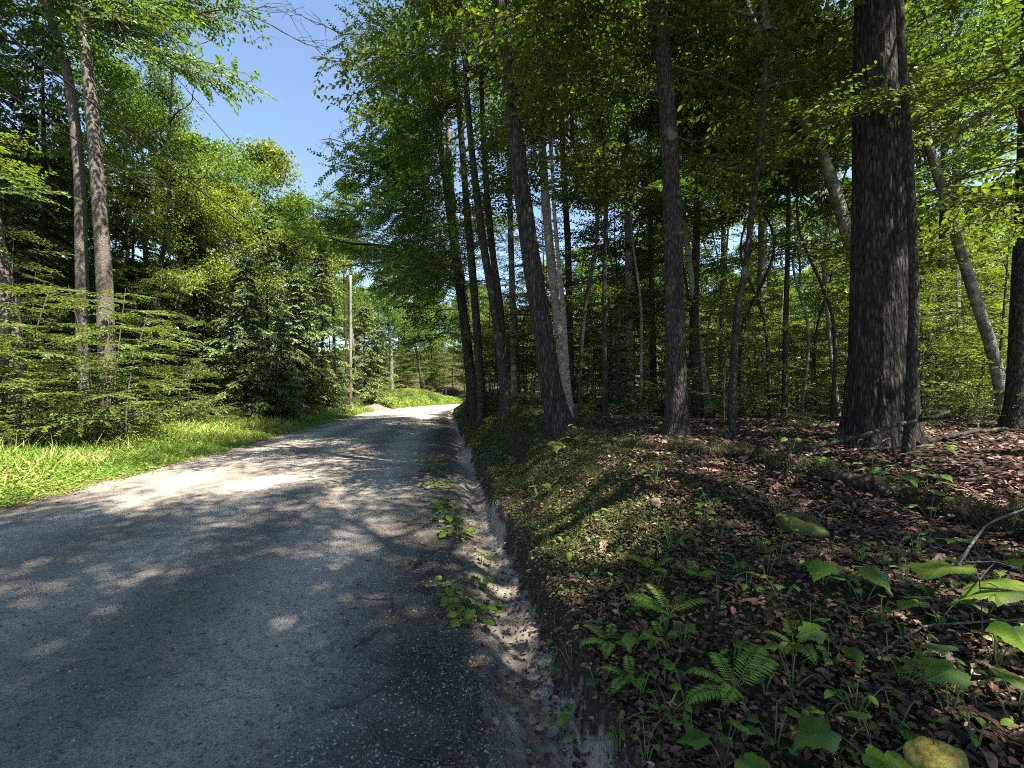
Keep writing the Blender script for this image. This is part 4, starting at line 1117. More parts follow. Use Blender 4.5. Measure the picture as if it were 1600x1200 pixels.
# ------------------------------------------------------------------ leaf shapes for plants seen close up
def leaf_shape(kind, seed=0, curl=.12, mat=None):
    r = np.random.default_rng(seed)
    if kind == 'maple':
        half = [(0, .04), (.10, -.06), (.24, -.09), (.40, .0), (.47, .14), (.56, .26), (.66, .46), (.54, .50), (.44, .55), (.38, .66), (.28, .76), (.18, .84), (.10, .97), (0, 1.12)]
    elif kind == 'heart':
        half = [(0, .06), (.12, -.08), (.30, -.08), (.44, .08), (.50, .30), (.46, .52), (.36, .70), (.20, .88), (0, 1.0)]
    elif kind == 'oak':
        half = [(0, 0), (.08, .1), (.2, .2), (.13, .28), (.33, .42), (.18, .48), (.38, .66), (.2, .72), (.24, .88), (.12, .96), (0, 1.0)]
    else:
        half = [(0, 0), (.14, .10), (.26, .26), (.30, .44), (.27, .62), (.18, .82), (.07, .95), (0, 1.02)]
    pts = half + [(-x, y) for x, y in half[-2:0:-1]]
    o = np.array(pts, float)
    o = np.stack([o, .55 * o + .45 * np.roll(o, -1, 0) + r.normal(0, .012, o.shape)], 1).reshape(-1, 2)   # finer, slightly toothed outline
    o *= r.uniform(.95, 1.05, (len(o), 1))
    m = len(o); c = np.array([0, .38])
    V = np.vstack([[c], c + (o - c) * .4, c + (o - c) * .75, o])
    x, y = V[:, 0], V[:, 1]
    z = curl * 1.3 * np.abs(x) - curl * 1.5 * (y - .1) ** 2 + .035 * np.sin(x * 9 + seed) * np.cos(y * 7 + 2 * seed) - curl * 1.1 * np.maximum(np.abs(x) - .3, 0) * 2
    V = np.stack([x, y, z], -1)
    i = np.arange(m); j = (i + 1) % m
    Q = np.vstack([np.stack([0 * i, 1 + i, 1 + j], -1)] + [t for k in (1, 1 + m) for t in (np.stack([k + i, k + m + i, k + m + j], -1), np.stack([k + i, k + m + j, k + j], -1))])
    return mk('leaf', V, Q, mat, True, np.full(len(Q), r.uniform(.2, .9)))
def veined_mat():
    m, nt, out = nodes_of('veined_leaf')
    tc = N(nt, 'ShaderNodeTexCoord'); sx = N(nt, 'ShaderNodeSeparateXYZ'); nt.links.new(tc.outputs['Object'], sx.inputs[0])
    def mt(op, a, b=None):
        n = N(nt, 'ShaderNodeMath', operation=op)
        for i, q in enumerate((a, b)):
            if q is None: continue
            if isinstance(q, (int, float)): n.inputs[i].default_value = q
            else: nt.links.new(q, n.inputs[i])
        return n.outputs[0]
    ax = mt('ABSOLUTE', sx.outputs[0])
    ln = mt('FRACT', mt('MULTIPLY', mt('SUBTRACT', sx.outputs[1], mt('MULTIPLY', ax, .9)), 8.0))
    vein = mt('MAXIMUM', mt('LESS_THAN', ln, .13), mt('LESS_THAN', ax, .014))
    at = N(nt, 'ShaderNodeAttribute', attribute_name='rnd'); oi = N(nt, 'ShaderNodeObjectInfo')
    no = N(nt, 'ShaderNodeTexNoise', i_Scale=4.0, i_Detail=5); nt.links.new(tc.outputs['Object'], no.inputs['Vector'])
    f = mt('ADD', mt('MULTIPLY', oi.outputs['Random'], .65), mt('MULTIPLY', no.outputs[0], .4))
    r = ramp(nt, [(0, (.06, .13, .02)), (.4, (.10, .20, .028)), (.75, (.165, .28, .038)), (1, (.27, .35, .06))]); nt.links.new(f, r.inputs[0])
    mx = N(nt, 'ShaderNodeMix', data_type='RGBA'); nt.links.new(mt('MULTIPLY', vein, .4), mx.inputs[0]); nt.links.new(r.outputs[0], mx.inputs[6]); mx.inputs[7].default_value = (.28, .36, .12, 1)
    sp = ramp(nt, [(.66, (0, 0, 0)), (.72, (1, 1, 1))]); n2 = N(nt, 'ShaderNodeTexNoise', i_Scale=7.0, i_Detail=3); nt.links.new(tc.outputs['Object'], n2.inputs['Vector']); nt.links.new(n2.outputs[0], sp.inputs[0])
    m2 = N(nt, 'ShaderNodeMix', data_type='RGBA'); nt.links.new(sp.outputs[0], m2.inputs[0]); nt.links.new(mx.outputs[2], m2.inputs[6]); m2.inputs[7].default_value = (.17, .11, .04, 1)
    p = N(nt, 'ShaderNodeBsdfPrincipled', i_Roughness=.45); p.inputs['Specular IOR Level'].default_value = .4
    nt.links.new(m2.outputs[2], p.inputs['Base Color'])
    b = N(nt, 'ShaderNodeBump', i_Strength=.5, i_Distance=.03); nt.links.new(ln, b.inputs['Height']); nt.links.new(b.outputs[0], p.inputs['Normal'])
    t = N(nt, 'ShaderNodeBsdfTranslucent'); nt.links.new(m2.outputs[2], t.inputs[0])
    ms = N(nt, 'ShaderNodeMixShader', i_0=.4); nt.links.new(p.outputs[0], ms.inputs[1]); nt.links.new(t.outputs[0], ms.inputs[2]); nt.links.new(ms.outputs[0], out.inputs[0])
    return m
M['veined'] = veined_mat()
LS = {k: [leaf_shape(k, s, [.10, .18, .05, .24][s], M['veined']) for s in range(4)] for k in ('maple', 'heart', 'ovate')}
LB = [leaf_shape(k, s, c, M['litter']) for s, (k, c) in enumerate([('maple', .35), ('oak', .4), ('ovate', .45), ('oak', .25), ('ovate', .3), ('maple', .5), ('ovate', .2), ('oak', .5)])]

# the largest fallen leaves, one by one
lr = np.random.default_rng(5)
def fallen(parent, n, f, lo, hi):
    global gr
    P = scatter(n, f)
    for i in range(n):
        o = link('fallen_leaf', LB[int(lr.integers(0, 8))], parent)
        o.location = tuple(P[i] + [0, 0, .018]); s = float(lr.uniform(lo, hi)); o.scale = (s, s, s)
        o.rotation_euler = (float(lr.normal(0, .3)), float(lr.normal(0, .3)), float(lr.uniform(0, 6.28)))
fallen(bank, 110, lambda n: (.5 + 1.8 * gr.random(n), gy_(n, 1.0, 4.2)), .05, .11)
fallen(floor_r, 110, lambda n: (2.4 + 1.8 * gr.random(n), gy_(n, 1.2, 4.5)), .06, .12)
fallen(ditch, 24, lambda n: (gr.normal(.0, .08, n), gy_(n, 1.3, 4.0)), .03, .06)

# ------------------------------------------------------------------ plants
def plant(name, label, loc, specs, shape, group=None, cat='plant', rz=0, woody=False):
    """specs: (dx, dy, height, leaf size, yaw, pitch)"""
    o = thing(name, label, cat, tuple(loc), rz, group)
    st = MB()
    for (dx, dy, h, s, yaw, pit) in specs:
        t = np.linspace(0, 1, 5)[:, None]
        b = np.array([dx * .15, dy * .15, -.02]); e = np.array([dx, dy, h])
        if woody:
            hub = max(q[2] for q in specs) - .09; b = np.array([0, 0, min(hub, h - .02)])
        P = b + (e - b) * t; P[:, 2] += .25 * (h - b[2]) * np.sin(np.pi * t[:, 0]) * .6
        st.add(*tube(P, np.linspace(.0028, .0016, 5) * (1 + s * 4), 4))
    if woody:
        hub = max(q[2] for q in specs) - .085
        st.add(*tube(spline(np.array([[.02, .01, -.03], [.004, -.008, hub * .5], [0, 0, hub]]), 8), np.linspace(.0035, .002, 8), 5))
    put('stem', st.mesh('stem', M['twig'] if woody else M['stem'], True), o)
    for (dx, dy, h, s, yaw, pit) in specs:
        put('leaf', LS[shape][int(lr.integers(0, 4))], o, (dx, dy, h), (pit, float(lr.normal(0, .15)), yaw), s)
    return o

def rosette(n, R, h0, h1, s0, s1):
    out = []
    for i in range(n):
        a = i * 2.4 + lr.normal(0, .3); r = R * math.sqrt((i + .5) / n)
        out.append((r * math.cos(a), r * math.sin(a), lr.uniform(h0, h1), lr.uniform(s0, s1), a - math.pi / 2 + lr.normal(0, .3), lr.normal(-.12, .18)))
    return out
# broad-leaved maple seedlings close to the camera at the right
def seedling(label, u, v, Y, leaves, gh=None):
    Y1 = Y
    while EYE + (CV - v) / F * Y1 - hz((u - CU) / F * Y1, Y1) > (gh or .16) and Y1 < 8: Y1 += .02
    leaves = [(a * Y1 / Y, b * Y1 / Y, c * Y1 / Y, d * Y1 / Y, e, f) for (a, b, c, d, e, f) in leaves]
    Y = Y1
    x = (u - CU) / F * Y
    z = hz(x, Y)
    top = EYE + (CV - v) / F * Y - z
    sp = [(dx, dy, top + dz, s, yaw, pit) for (dx, dy, dz, s, yaw, pit) in leaves]
    plant('maple_seedling', label, (x, Y, z), sp, 'maple', 'maple seedlings in the right foreground', woody=True)
seedling('maple seedling with the largest flat leaves at the right edge', 1530, 900, 1.25, [(-.05, .03, .02, .135, 1.9, -.1), (.06, -.06, -.02, .15, .9, -.2), (.12, .06, .02, .10, -1.2, -.1), (.10, .14, .05, .09, -.4, -.1), (-.02, -.1, -.09, .10, 2.6, -.2)], gh=.34)
seedling('maple seedling with two bright leaves in the right foreground', 1325, 882, 1.5, [(-.07, .02, .0, .085, 2.2, -.35), (.06, .0, -.015, .085, 3.4, -.4), (.02, .05, -.08, .05, .5, -.2)])
seedling('low maple seedling beside the curved dead twig', 1310, 985, 1.5, [(-.06, .0, 0, .075, 1.6, -.2), (.05, .02, 0, .06, -1.4, -.2), (0, -.05, -.03, .06, 3.0, -.2), (.0, .06, .0, .05, 0, -.2)])
seedling('three-leaved maple seedling right of the small conifer seedling', 1520, 1045, 1.3, [(-.05, .0, 0, .10, 1.7, -.2), (.06, -.02, -.01, .11, -1.9, -.2), (.0, .07, .01, .09, 0, -.2)])
seedling('maple seedling above the yellow mossy rock', 1370, 1160, 1.12, [(-.09, .04, 0, .10, 1.6, -.2), (.0, -.02, -.01, .10, 2.9, -.2), (.09, .0, 0, .09, -1.5, -.2), (.03, .08, .0, .07, .1, -.2)])
seedling('maple seedling at the bottom edge left of the mossy rock', 1130, 1165, 1.15, [(-.03, .02, 0, .075, 1.2, -.2), (.04, -.02, -.02, .085, 3.6, -.3), (.0, -.06, -.05, .07, 2.9, -.2), (.06, .05, .01, .05, -1, -.2)])
seedling('dark maple seedling under the big-leaved one at the right edge', 1470, 940, 1.45, [(-.07, .0, 0, .085, 1.7, -.1), (.06, 0, 0, .08, -1.6, -.1), (0, .06, -.02, .07, 0, -.2)])
seedling('maple seedling in front of the oak trunk', 1405, 735, 3.6, [(-.14, 0, 0, .11, 1.6, -.1), (.0, -.05, -.04, .12, 3.1, -.2), (.14, 0, .03, .13, -1.5, -.1), (.05, .1, .02, .1, 0, -.1)])
seedling('maple seedling in front of the leaning dark trunk', 868, 690, 6.2, [(-.2, 0, -.05, .22, 1.6, -.3), (0, -.1, 0, .2, 3.1, -.3), (.16, 0, .06, .2, -1.5, -.2)])
# many smaller herbs
spots = []
for i in range(92):
    for _ in range(60):
        u, v = lr.uniform(860, 1600), lr.uniform(800, 1190)
        if (v - 800) < (960 - u) * 2.0 : continue
        p = G(u, v)
        if all((p - q).length > .11 for q in spots): break
    spots.append(p)
    n = int(lr.integers(3, 8)); s = lr.uniform(.022, .05)
    kind = ['ovate', 'heart', 'maple', 'ovate'][i % 4]
    plant('woodland_herb', 'small green herb among the fallen leaves', p, rosette(n, lr.uniform(.04, .11), .03, .13, s * .8, s * 1.25), kind, 'herbs on the bank and forest floor', rz=lr.uniform(0, 6))
for i in range(40):
    for _ in range(60):
        y = lr.uniform(3.2, 11); p = scatter(1, lambda n: (np.array([lr.uniform(.4, 6)]), np.array([y])))[0]; p = Vector(p)
        if p.x < y * 1.15 and all((p - q).length > .3 for q in spots): break
    spots.append(p)
    plant('woodland_herb', 'leafy green herb on the bank between road and trees', p, rosette(int(lr.integers(3, 7)), lr.uniform(.08, .16), .06, .2, .06, .11), ['maple', 'ovate', 'heart'][i % 3], 'herbs between the road and the trees', rz=lr.uniform(0, 6))
# the plants growing in the ditch strip
for (u, v, n, R, s, lab) in [(738, 965, 13, .17, .062, 'round-leaved plant in the ditch nearest the camera'), (694, 925, 6, .09, .05, 'small round-leaved plant just left of the nearest ditch plant'),
                             (752, 918, 5, .07, .055, 'pale little plant behind the nearest ditch plant'), (716, 838, 14, .19, .07, 'dense round-leaved plant midway along the ditch'),
                             (693, 795, 12, .2, .075, 'yellowish ditch plant where the sun fleck falls'), (684, 760, 10, .22, .08, 'ditch plant behind the yellowish one'),
                             (676, 736, 9, .25, .085, 'farthest small plant of the ditch strip'), (752, 882, 3, .05, .05, 'single heart-shaped leaf tuft right of the ditch strip'),
                             (704, 815, 12, .2, .07, 'bright ditch plant between the yellowish and the dense one'), 
                             (668, 722, 9, .28, .09, 'dull ditch plant at the very end of the strip'), (712, 950, 6, .1, .055, 'flat little plant on the road side of the nearest ditch plant')]:
    n = int(n * 1.5); s *= 1.15; R *= 1.1
    p = G(u, v)
    plant('ditch_plant', lab, p, rosette(n, R, .03, .12, s * .75, s * 1.2), 'heart', 'plants along the ditch', rz=lr.uniform(0, 6))
for (u, v, lab) in [(885, 880, 'feathery leafy plant on the cut edge of the bank'), (1050, 860, 'bright leafy plant halfway up the bank'), (1110, 800, 'sunlit yellow-green plant on the bank left of the log'), (920, 815, 'dark leafy plant in the middle of the mossy bank')]:
    plant('bank_plant', lab, G(u, v), rosette(9, .14, .05, .18, .05, .085), 'ovate', 'plants on the bank', rz=lr.uniform(0, 6))

# ferns
def frond_mesh(seed, L):
    r = np.random.default_rng(seed)
    mb = MB()
    t = np.linspace(0, 1, 26)
    P = np.stack([L * np.sin(t * 1.25) / 1.0, r.normal(0, .01) * t * 2, L * (.55 * t - .62 * t ** 2.2)], -1)
    mb.add(*tube(P, np.linspace(.003, .0008, 26), 4), .3)
    tt = np.linspace(.14, .99, 24)
    B = np.stack([np.interp(tt, t, P[:, k]) for k in range(3)], -1)
    T = nrm(np.stack([np.gradient(np.interp(tt, t, P[:, k])) for k in range(3)], -1))
    ln = L * .20 * np.sin(np.clip(tt * 1.02, 0, 1) ** .75 * np.pi * .93 + .12) ** .9 + .004
    up = nrm(np.cross(np.array([0, 1., 0]), T) * -1)
    for sd in (1, -1):
        D = np.array([0, 1., 0])[None] * sd + T * .4 + r.normal(0, .05, (24, 3)) - np.array([0, 0, .12])
        add_leaves(mb, B, D, up + r.normal(0, .1, (24, 3)), ln, np.clip(r.random(24) * .5 + .3, 0, 1), wr=.19, hexa=True, fold=.04, droop=.1)
    return mb.mesh('frond', M['fern'])
FR = [frond_mesh(i, .34) for i in range(4)]
def fern(label, u, v, n, s, az0=None, lift=0.):
    p = G(u, v)
    o = thing('fern', label, 'fern', tuple(p), 0, 'ferns in the right foreground')
    for i in range(n):
        a = (i * 2 * math.pi / n if az0 is None else az0 + (i - (n - 1) / 2) * .75) + lr.normal(0, .2)
        put('frond', FR[i % 4], o, (0, 0, .01 + lift), (lr.normal(0, .15), lr.normal(-.25, .12), a), s * lr.uniform(.8, 1.15))
fern('fern with a bright arching frond on the bank', 1045, 965, 5, .8, 1.6)
fern('lacy fern beside the ditch edge', 955, 1010, 6, .55)
fern('dark fern with long ladder fronds in the right foreground', 1150, 1085, 6, .78, 2.2)
fern('fern near the lower left of the arching frond', 1035, 1005, 4, .4)
fern('small fern higher on the bank', 1020, 895, 4, .6)
fern('fern close to the wiry grass at the ditch edge', 985, 1065, 5, .5)
fern('broad fern just below the bright leafy bank plant', 1085, 905, 5, .55)
fern('fern between the ladder-frond fern and the two-leaved seedling', 1240, 1010, 5, .5)

# conifer seedling in the sun fleck
mb = MB(); tr = np.random.default_rng(8)
sd = MB(); sd.add(*tube(np.array([[0, 0, -.01], [0, 0, .05], [.005, 0, .1]]), np.array([.003, .002, .001]), 5))
for k in range(16):
    z = .02 + .08 * k / 16; az = k * 2.4; L = .075 * (1.1 - z * 6)
    d = np.array([math.cos(az), math.sin(az), .25]); q = np.linspace(.1, 1, 26)
    B = np.array([0, 0, z]) + d * (L * q)[:, None]
    sd.add(*tube(np.vstack([[0, 0, z], B[-1]]), np.array([.0012, .0006]), 3))
    D = d * .8 + tr.normal(0, .7, (26, 3)); D[:, 2] += .2
    add_leaves(mb, B, D, tr.normal(0, 1, (26, 3)), tr.uniform(.012, .018, 26), tr.uniform(.4, 1, 26), wr=.12)
o = thing('conifer_seedling', 'tiny bright conifer seedling in a sun fleck at lower right', 'seedling', tuple(G(1445, 1085)))
put('stem', sd.mesh('stem', M['twig'], True), o); put('foliage', mb.mesh('needles', M['fern']), o)

# grass tufts
def tuft(label, u, v, n, L, seed):
    r = np.random.default_rng(seed); p = G(u, v)
    o = thing('grass_tuft', label, 'grass tuft', tuple(p), 0, 'grass tufts in the right foreground')
    for i in range(n):
        a = r.uniform(0, 6.28); l = L * r.uniform(.6, 1.15); e = r.uniform(.35, 1.3)
        t = np.linspace(0, 1, 7)
        c = np.stack([l * t * math.cos(e), 0 * t, l * (t * math.sin(e) - .55 * t ** 2.2)], -1)
        w = .0028 * (1 - t ** 2) + .0003
        V = np.concatenate([c + np.stack([0 * t, w, 0 * t], -1), c - np.stack([0 * t, w, 0 * t], -1)])
        Q = np.array([[k, k + 1, 8 + k, 7 + k] for k in range(6)])
        b = put('blade', mk('blade', V, Q, M['grass'], True, np.full(6, r.uniform(0, .9))), o, (r.normal(0, .008), r.normal(0, .008), -.005), (0, 0, a))
tuft('wiry grass tuft drooping over the ditch edge', 1045, 1120, 20, .22, 1)
tuft('pale grass tuft left of the tiny conifer seedling', 1335, 1105, 28, .15, 2)
tuft('thin grass tuft below the mossy log', 1440, 925, 16, .15, 3)
tuft('fine grass tuft beside the curved dead twig', 1375, 1020, 14, .12, 4)

# ------------------------------------------------------------------ mossy log, dead branches, stones
M['log'] = bark_mat('rotting_log_wood', [(.15, (.012, .009, .008)), (.5, (.045, .033, .026)), (.85, (.12, .09, .07))], scale=8, zs=.6, bump=1.0)
M['moss'] = leaf_mat('log_moss', [(.03, .04, .012), (.055, .065, .02), (.085, .095, .03), (.14, .14, .06)], tf=.15, spec=.15)
lp = [G(958, 694), G(1060, 706), G(1190, 722), G(1300, 752), G(1440, 800), G(1600, 842), G(1750, 880)]
lp = np.array([[p.x, p.y, p.z] for p in lp])
P = spline(lp, 110)
w1 = vnoise(np.arange(110) * .09, np.zeros(110), 64) - .5; w2 = vnoise(np.arange(110) * .31, np.zeros(110) + 7, 65) - .5
P[:, 1] += .10 * w1 + .02 * w2
P[:, 2] = height(P[:, 0], P[:, 1]) + .02 * w1 + .015 * w2
base = P[0].copy()
R = np.interp(np.linspace(0, 1, 110), [0, .08, .3, .42, .6, .8, 1], [.045, .07, .07, .07, .085, .095, .105]) * (1 + .25 * w2)
P[:, 2] += R * .7; base = P[0].copy()
th = np.arange(20) / 20
nz = vnoise(np.abs(th - .5)[None, :] * 10, np.arange(110)[:, None] * .35, 61) - .5
RR = R[:, None] * (1 + .28 * nz + .22 * (vnoise(np.abs(th - .5)[None, :] * 26, np.arange(110)[:, None] * .35, 62) - .5))
V, Q = tube(P - base, RR, 20)
log = thing('fallen_log', 'long rotting mossy log lying across the right foreground', 'log', tuple(base))
put('log_body', mk('log_body', V, Q, M['log'], True), log)
vn = nrm(V - np.repeat(P - base, 20, 0))
k = gr.integers(0, len(V), 26000)
k = k[(vn[k, 2] > -.1) & (vnoise(V[k, 0] * 2.5, V[k, 1] * 2.5, 63) > .36)]
PP = V[k] + gr.normal(0, .02, (len(k), 3)) + vn[k] * .004
mb = MB(); add_leaves(mb, PP, vn[k] + gr.normal(0, .7, (len(k), 3)), vn[k] + gr.normal(0, .5, (len(k), 3)), gr.uniform(.010, .026, len(k)), gr.random(len(k)), wr=.5)
mo = put('moss', mb.mesh('log_moss', M['moss']), log); mo['kind'] = 'stuff'
M['mush'] = simple_mat('mushroom_cap', [(.3, (.5, .36, .16)), (.7, (.7, .55, .32))], rough=.6, bump=0)
cap = np.array([[0, 0, -.02], [0, 0, 0], [0, 0, .001], [0, 0, .006], [0, 0, .010], [0, 0, .011]])
capm = mk('mushroom', *tube(cap, np.array([.003, .003, .012, .011, .006, .0005]), 12), M['mush'], True)
q = W(1352, 788, 3.0)
kk = int(np.argmin(np.linalg.norm((P - q)[:, :2] , axis=1)))
clus = thing('mushroom_cluster', 'cluster of tiny yellow mushrooms on the mossy log', 'mushroom', tuple(P[kk] + np.array([-.05, -R[kk] * .95, .0])))
for i in range(9):
    put('mushroom', capm, clus, ((i - 4) * .014 + gr.normal(0, .004), gr.normal(0, .006), gr.normal(0, .009)), (.5, gr.normal(0, .3), 0), gr.uniform(.7, 1.2))

def stick(label, pts, r0, r1, mat=None, name='dead_branch', twigs=0, seed=0, lift=.0, cat='branch', group='dead branches on the ground'):
    pts = np.array([list(p) for p in pts]); b = pts[0].copy()
    rr = np.random.default_rng(seed)
    P = spline(pts - b, 26); P += np.vstack([np.zeros(3), rr.normal(0, r0 * .25, (25, 3))])
    o = thing(name, label, cat, tuple(b + [0, 0, lift]), 0, group)
    put('shaft', mk('shaft', *tube(P, np.linspace(r0, r1, 26) * rr.uniform(.85, 1.15, 26), 8), mat or M['deadwood'], True), o)
    L = np.linalg.norm(P[-1])
    for k in range(twigs):
        i = int(rr.integers(6, 24)); d = nrm(P[i] - P[i - 2]) + rr.normal(0, .6, 3); d[2] = abs(d[2]) * .4
        t = np.linspace(0, 1, 6)[:, None]
        Pt = P[i] + nrm(d) * t * L * rr.uniform(.12, .3) + np.vstack([np.zeros(3), np.cumsum(rr.normal(0, .012 * L, (5, 3)), 0)])
        put('twig', mk('twig', *tube(Pt, np.linspace(r1 * .9, r1 * .3, 6), 5), mat or M['deadwood'], True), o)
    return o
g = lambda u, v, dz=.02: np.array(list(G(u, v))) + [0, 0, dz]
stick('long dead branch propped across the foot of the oak', [g(1150, 722), g(1240, 712, .05), W(1310, 690, 5.0), W(1400, 665, 5.1), W(1485, 644, 5.2)], .032, .022, M['darkbark'], twigs=2, seed=1)
stick('dark branch on the ground right of the oak', [g(1430, 698, .03), g(1500, 684, .05), g(1570, 674, .05)], .04, .03, M['darkbark'], seed=2)
stick('thin dead stick lying below the propped branch', [g(1230, 716), g(1330, 706), g(1440, 700)], .016, .010, M['deadwood'], twigs=2, seed=3)
stick('pale bent twig standing up at the right edge', [g(1512, 868), W(1518, 850, 1.9), W(1540, 822, 1.95), W(1600, 797, 2.0)], .008, .004, M['deadwood'], twigs=2, seed=4)
stick('curved pale dead twig on the litter', [g(1365, 1035), g(1400, 1012), g(1450, 988, .03), g(1530, 984, .03), g(1600, 978, .03)], .007, .004, M['deadwood'], twigs=3, seed=5)
stick('pale fallen stem among the far shrubs', [W(960, 662, 9) * [1, 1, 0] + [0, 0, hz(2.1, 9) + .1], W(1010, 660, 9.5), W(1060, 652, 10)], .02, .012, M['deadwood'], twigs=3, seed=6)
for k, (pp, lab) in enumerate([([(1190, 745), (1260, 752), (1330, 790)], 'dark rotten root slanting down from the mossy log'), ([(1000, 700), (1080, 728), (1150, 738)], 'mossy root running below the left end of the log'),
                              ([(1330, 735), (1440, 752), (1560, 758)], 'dead limb lying behind the mossy log'), ([(1260, 725), (1310, 760), (1345, 815)], 'broken limb crossing over the mossy log'),
                              ([(1420, 860), (1500, 838), (1590, 845)], 'crumbling branch in front of the mossy log')]):
    stick(lab, [g(u, v, .03) for u, v in pp], .032, .014, M['log'], name='fallen_limb', twigs=3, seed=80 + k)
for k, (pp, lab) in enumerate([([(560, 935), (590, 938), (615, 936)], 'straight dead twig on the road shoulder'), ([(612, 940), (613, 965), (614, 980)], 'short upright twig stub beside the straight twig'),
                              ([(555, 1012), (575, 1000), (595, 985)], 'thin slanting twig near the road middle'), ([(520, 1108), (560, 1100), (600, 1072)], 'forked twig low on the road'),
                              ([(578, 1135), (600, 1165), (640, 1185), (690, 1190)], 'long bowed twig at the bottom of the road'), ([(645, 890), (652, 878), (660, 865)], 'small dark twig near the ditch plants'),
                              ([(640, 1010), (680, 1012), (720, 1006)], 'pale thin twig on the dark shoulder'), ([(735, 1090), (738, 1130), (720, 1165)], 'curved dark twig beside the ditch at the bottom'),
                              ([(580, 1030), (610, 1040), (625, 1052)], 'tiny curled twig on the road'), ([(640, 920), (662, 925), (672, 930)], 'short twig against the nearest ditch plant')]):
    stick(lab, [g(u, v, .006) for u, v in pp], .006, .003, M['twig'], name='twig', cat='twig', twigs=2 if k in (3, 4, 5) else 1, seed=20 + k, group='twigs on the road')
rr_ = np.random.default_rng(12)
for k in range(34):
    p0 = scatter(1, lambda n: (np.array([rr_.uniform(.5, 5)]), np.array([rr_.uniform(1.4, 7.5)])))[0]
    a = rr_.uniform(0, 3.14); L = rr_.uniform(.15, .5); pts = []
    for t in (0, .5, 1):
        x, y = p0[0] + math.cos(a) * L * t, p0[1] + math.sin(a) * L * t + rr_.normal(0, .02)
        pts.append(np.array([x, y, hz(x, y) + .025]))
    stick('small dead stick lying in the leaf litter', pts, rr_.uniform(.003, .007), .002, [M['twig'], M['deadwood']][k % 2], name='dead_stick', cat='stick', twigs=int(k % 2), seed=50 + k, group='sticks in the leaf litter')

def rock(label, u, v, r, mat, seed, sq=(1, .8, .6), name='mossy_rock', cat='rock', sink=.3):
    nu, nv = 26, 18
    a = np.linspace(0, 2 * np.pi, nu, endpoint=False); b = np.linspace(-1.5, 1.5, nv)
    A, B = np.meshgrid(a, b)
    am = np.abs(A / np.pi - 1)
    k = 1 + .55 * (vnoise(am * 3, B * 1.3 + 9, seed) - .5) + .18 * (vnoise(am * 9, B * 4 + 9, seed + 1) - .5)
    V = np.stack([np.cos(A) * np.cos(B) * sq[0], np.sin(A) * np.cos(B) * sq[1], np.sin(B) * sq[2]], -1) * (r * k)[..., None]
    i, j = np.meshgrid(np.arange(nv - 1), np.arange(nu), indexing='ij')
    Q = np.stack([i * nu + j, i * nu + (j + 1) % nu, (i + 1) * nu + (j + 1) % nu, (i + 1) * nu + j], -1).reshape(-1, 4)
    o = tag(link(name, mk(name, V.reshape(-1, 3), Q, mat, True)), label, cat, 'rocks on the bank')
    p = G(u, v); o.location = (p.x, p.y, p.z + r * sq[2] * (1 - 2 * sink))
    o.rotation_euler = (0, 0, seed)
    return o
M['yrock'] = simple_mat('yellow_mossy_stone', [(.32, (.10, .085, .02)), (.5, (.30, .24, .05)), (.66, (.42, .36, .14)), (.8, (.5, .46, .34))], scale=22, bump=.9, dist=.02)
M['grock'] = simple_mat('green_mossy_stone', [(.3, (.02, .028, .008)), (.55, (.06, .075, .018)), (.8, (.12, .12, .05))], scale=20, bump=.9, dist=.02)
M['brock'] = simple_mat('tan_stone', [(.3, (.10, .075, .05)), (.7, (.24, .18, .13))], scale=12, bump=.5)
rock('angular yellow-green mossy rock at the bottom right', 1462, 1210, .085, M['yrock'], 3, (1, .8, .75))
rock('low round moss-covered rock left of the log', 1255, 832, .15, M['grock'], 5, (1, .8, .55))
rock('smooth tan stone on the bank', 1025, 790, .06, M['brock'], 7, (1, .7, .7), name='stone', cat='stone')
rock('grey stone at the cut edge of the bank', 930, 905, .05, M['brock'], 9, (1, .8, .6), name='stone', cat='stone')

# ------------------------------------------------------------------ labels that tell the look-alikes apart
_ones = ['', 'first', 'second', 'third', 'fourth', 'fifth', 'sixth', 'seventh', 'eighth', 'ninth', 'tenth', 'eleventh', 'twelfth', 'thirteenth', 'fourteenth', 'fifteenth', 'sixteenth', 'seventeenth', 'eighteenth', 'nineteenth']
_tens = {2: ('twentieth', 'twenty'), 3: ('thirtieth', 'thirty'), 4: ('fortieth', 'forty'), 5: ('fiftieth', 'fifty')}
def ordinal(n):
    if n < 20: return _ones[n]
    t, r = divmod(n, 10)
    return _tens[t][0] if r == 0 else _tens[t][1] + '-' + _ones[r]
RZ = [(820, 'left of the leaning dark trunk'), (1045, 'between the leaning and speckled trunks'), (1335, 'between the speckled trunk and the oak'), (9999, 'right of the oak')]
LZ = [(105, 'left of the two left trunks'), (250, 'between the left trunks and the snag'), (400, 'right of the snag'), (548, 'left of the near utility pole'), (9999, 'right of the near utility pole')]
AZ = [(400, 'at far left'), (690, 'left of the bend'), (1000, 'right of the bend'), (9999, 'at far right')]
FZ = [(1000, 'beside the ditch edge'), (1180, 'around the ferns'), (1400, 'right of the ferns'), (9999, 'near the right edge')]
def relabel(group, noun, zones, depths):
    cells = {}
    for o in bpy.data.objects:
        if o.get('group') == group and o.parent is None:
            x, y = o.location.x, o.location.y
            u = CU + F * x / max(y, .3)
            z = next(t for b, t in zones if u < b)
            d = next(t for b, t in depths if y < b)
            cells.setdefault((z, d), []).append((u, o))
    for (z, d), L in cells.items():
        L.sort(key=lambda t: t[0])
        for i, (u, o) in enumerate(L):
            if len(L) == 1: o['label'] = ('only %s %s %s' % (d, noun[0], z)).replace('  ', ' ')
            else: o['label'] = ('%s from left among %s %s %s' % (ordinal(i + 1), d, noun[1], z)).replace('  ', ' ')
D3 = [(22, 'nearer'), (40, 'middle-distance'), (9999, 'distant')]
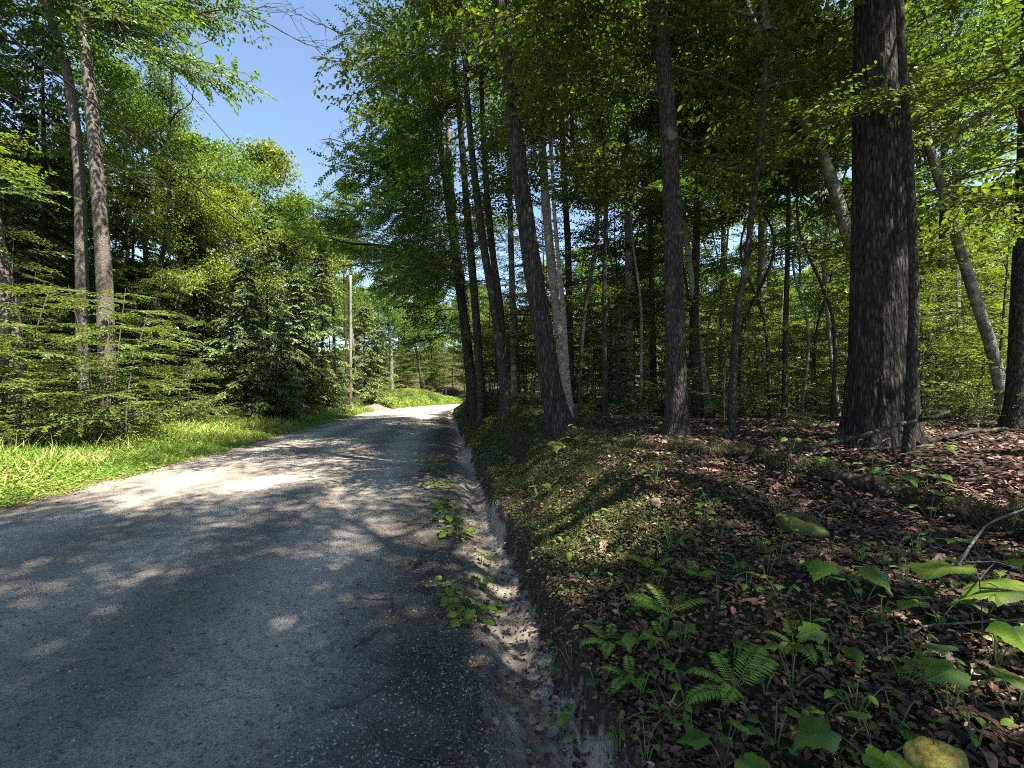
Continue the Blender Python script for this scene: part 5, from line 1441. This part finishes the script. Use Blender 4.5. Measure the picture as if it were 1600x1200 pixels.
relabel('background trees in the right woods', ('slender tree', 'slender trees'), RZ, D3)
relabel('beech saplings in the right woods', ('layered beech sapling', 'layered beech saplings'), RZ, [(16, 'nearest'), (24, 'nearer'), (38, 'middle-distance'), (9999, 'distant')])
relabel('shrubs in the right woods', ('knee-high shrub', 'knee-high shrubs'), RZ, [(15, 'nearer'), (9999, 'farther')])
relabel('beech saplings along the left verge', ('woodland-edge beech sapling', 'woodland-edge beech saplings'), LZ, [(18, 'nearer'), (30, 'middle-distance'), (9999, 'distant')])
relabel('beech saplings before the left trunks', ('sunlit verge sapling', 'sunlit verge saplings'), LZ, [(9999, 'tall')])
relabel('shrubs along the left verge', ('low verge shrub', 'low verge shrubs'), LZ, [(15, 'nearer'), (28, 'middle-distance'), (9999, 'distant')])
relabel('background hemlocks in the left woods', ('background hemlock', 'background hemlocks'), LZ, [(30, 'nearer'), (9999, 'distant')])
relabel('background trees in the left woods', ('background leafy tree', 'background leafy trees'), LZ, [(30, 'nearer'), (9999, 'distant')])
relabel('far trees at the back of the woods', ('backdrop tree', 'backdrop trees'), AZ, [(85, 'far'), (9999, 'farthest')])
relabel('distant trees beyond the bend', ('tree beyond the road', 'trees beyond the road'), AZ, [(80, 'distant'), (9999, 'most distant')])
relabel('saplings beyond the bend', ('sapling beyond the road', 'saplings beyond the road'), AZ, [(72, 'distant'), (9999, 'most distant')])
relabel('saplings along the bank top', ('leafy bank-top sapling', 'leafy bank-top saplings'), RZ, [(20, 'nearer'), (9999, 'farther')])
relabel('shrubs on the mossy bank', ('small bank shrub', 'small bank shrubs'), RZ, [(16, 'nearer'), (9999, 'farther')])
relabel('shrubs on the grass mound', ('yellow-green mound shrub', 'yellow-green mound shrubs'), AZ, [(50, 'nearer'), (9999, 'farther')])
relabel('herbs on the bank and forest floor', ('small green herb', 'small green herbs'), FZ, [(1.6, 'nearest'), (2.4, 'nearer'), (9999, 'farther')])
relabel('herbs between the road and the trees', ('leafy green herb', 'leafy green herbs'), RZ, [(5, 'nearest'), (7.5, 'nearer'), (9999, 'farther')])
relabel('sticks in the leaf litter', ('small dead stick', 'small dead sticks'), FZ, [(3, 'nearest'), (5, 'nearer'), (9999, 'farther')])
relabel('low leafy trees behind the right woods', ('low leafy tree', 'low leafy trees'), RZ, [(55, 'nearer'), (9999, 'farther')])
relabel('leafy saplings between the right trunks', ('leafy understory sapling', 'leafy understory saplings'), RZ, [(16, 'nearer'), (9999, 'farther')])
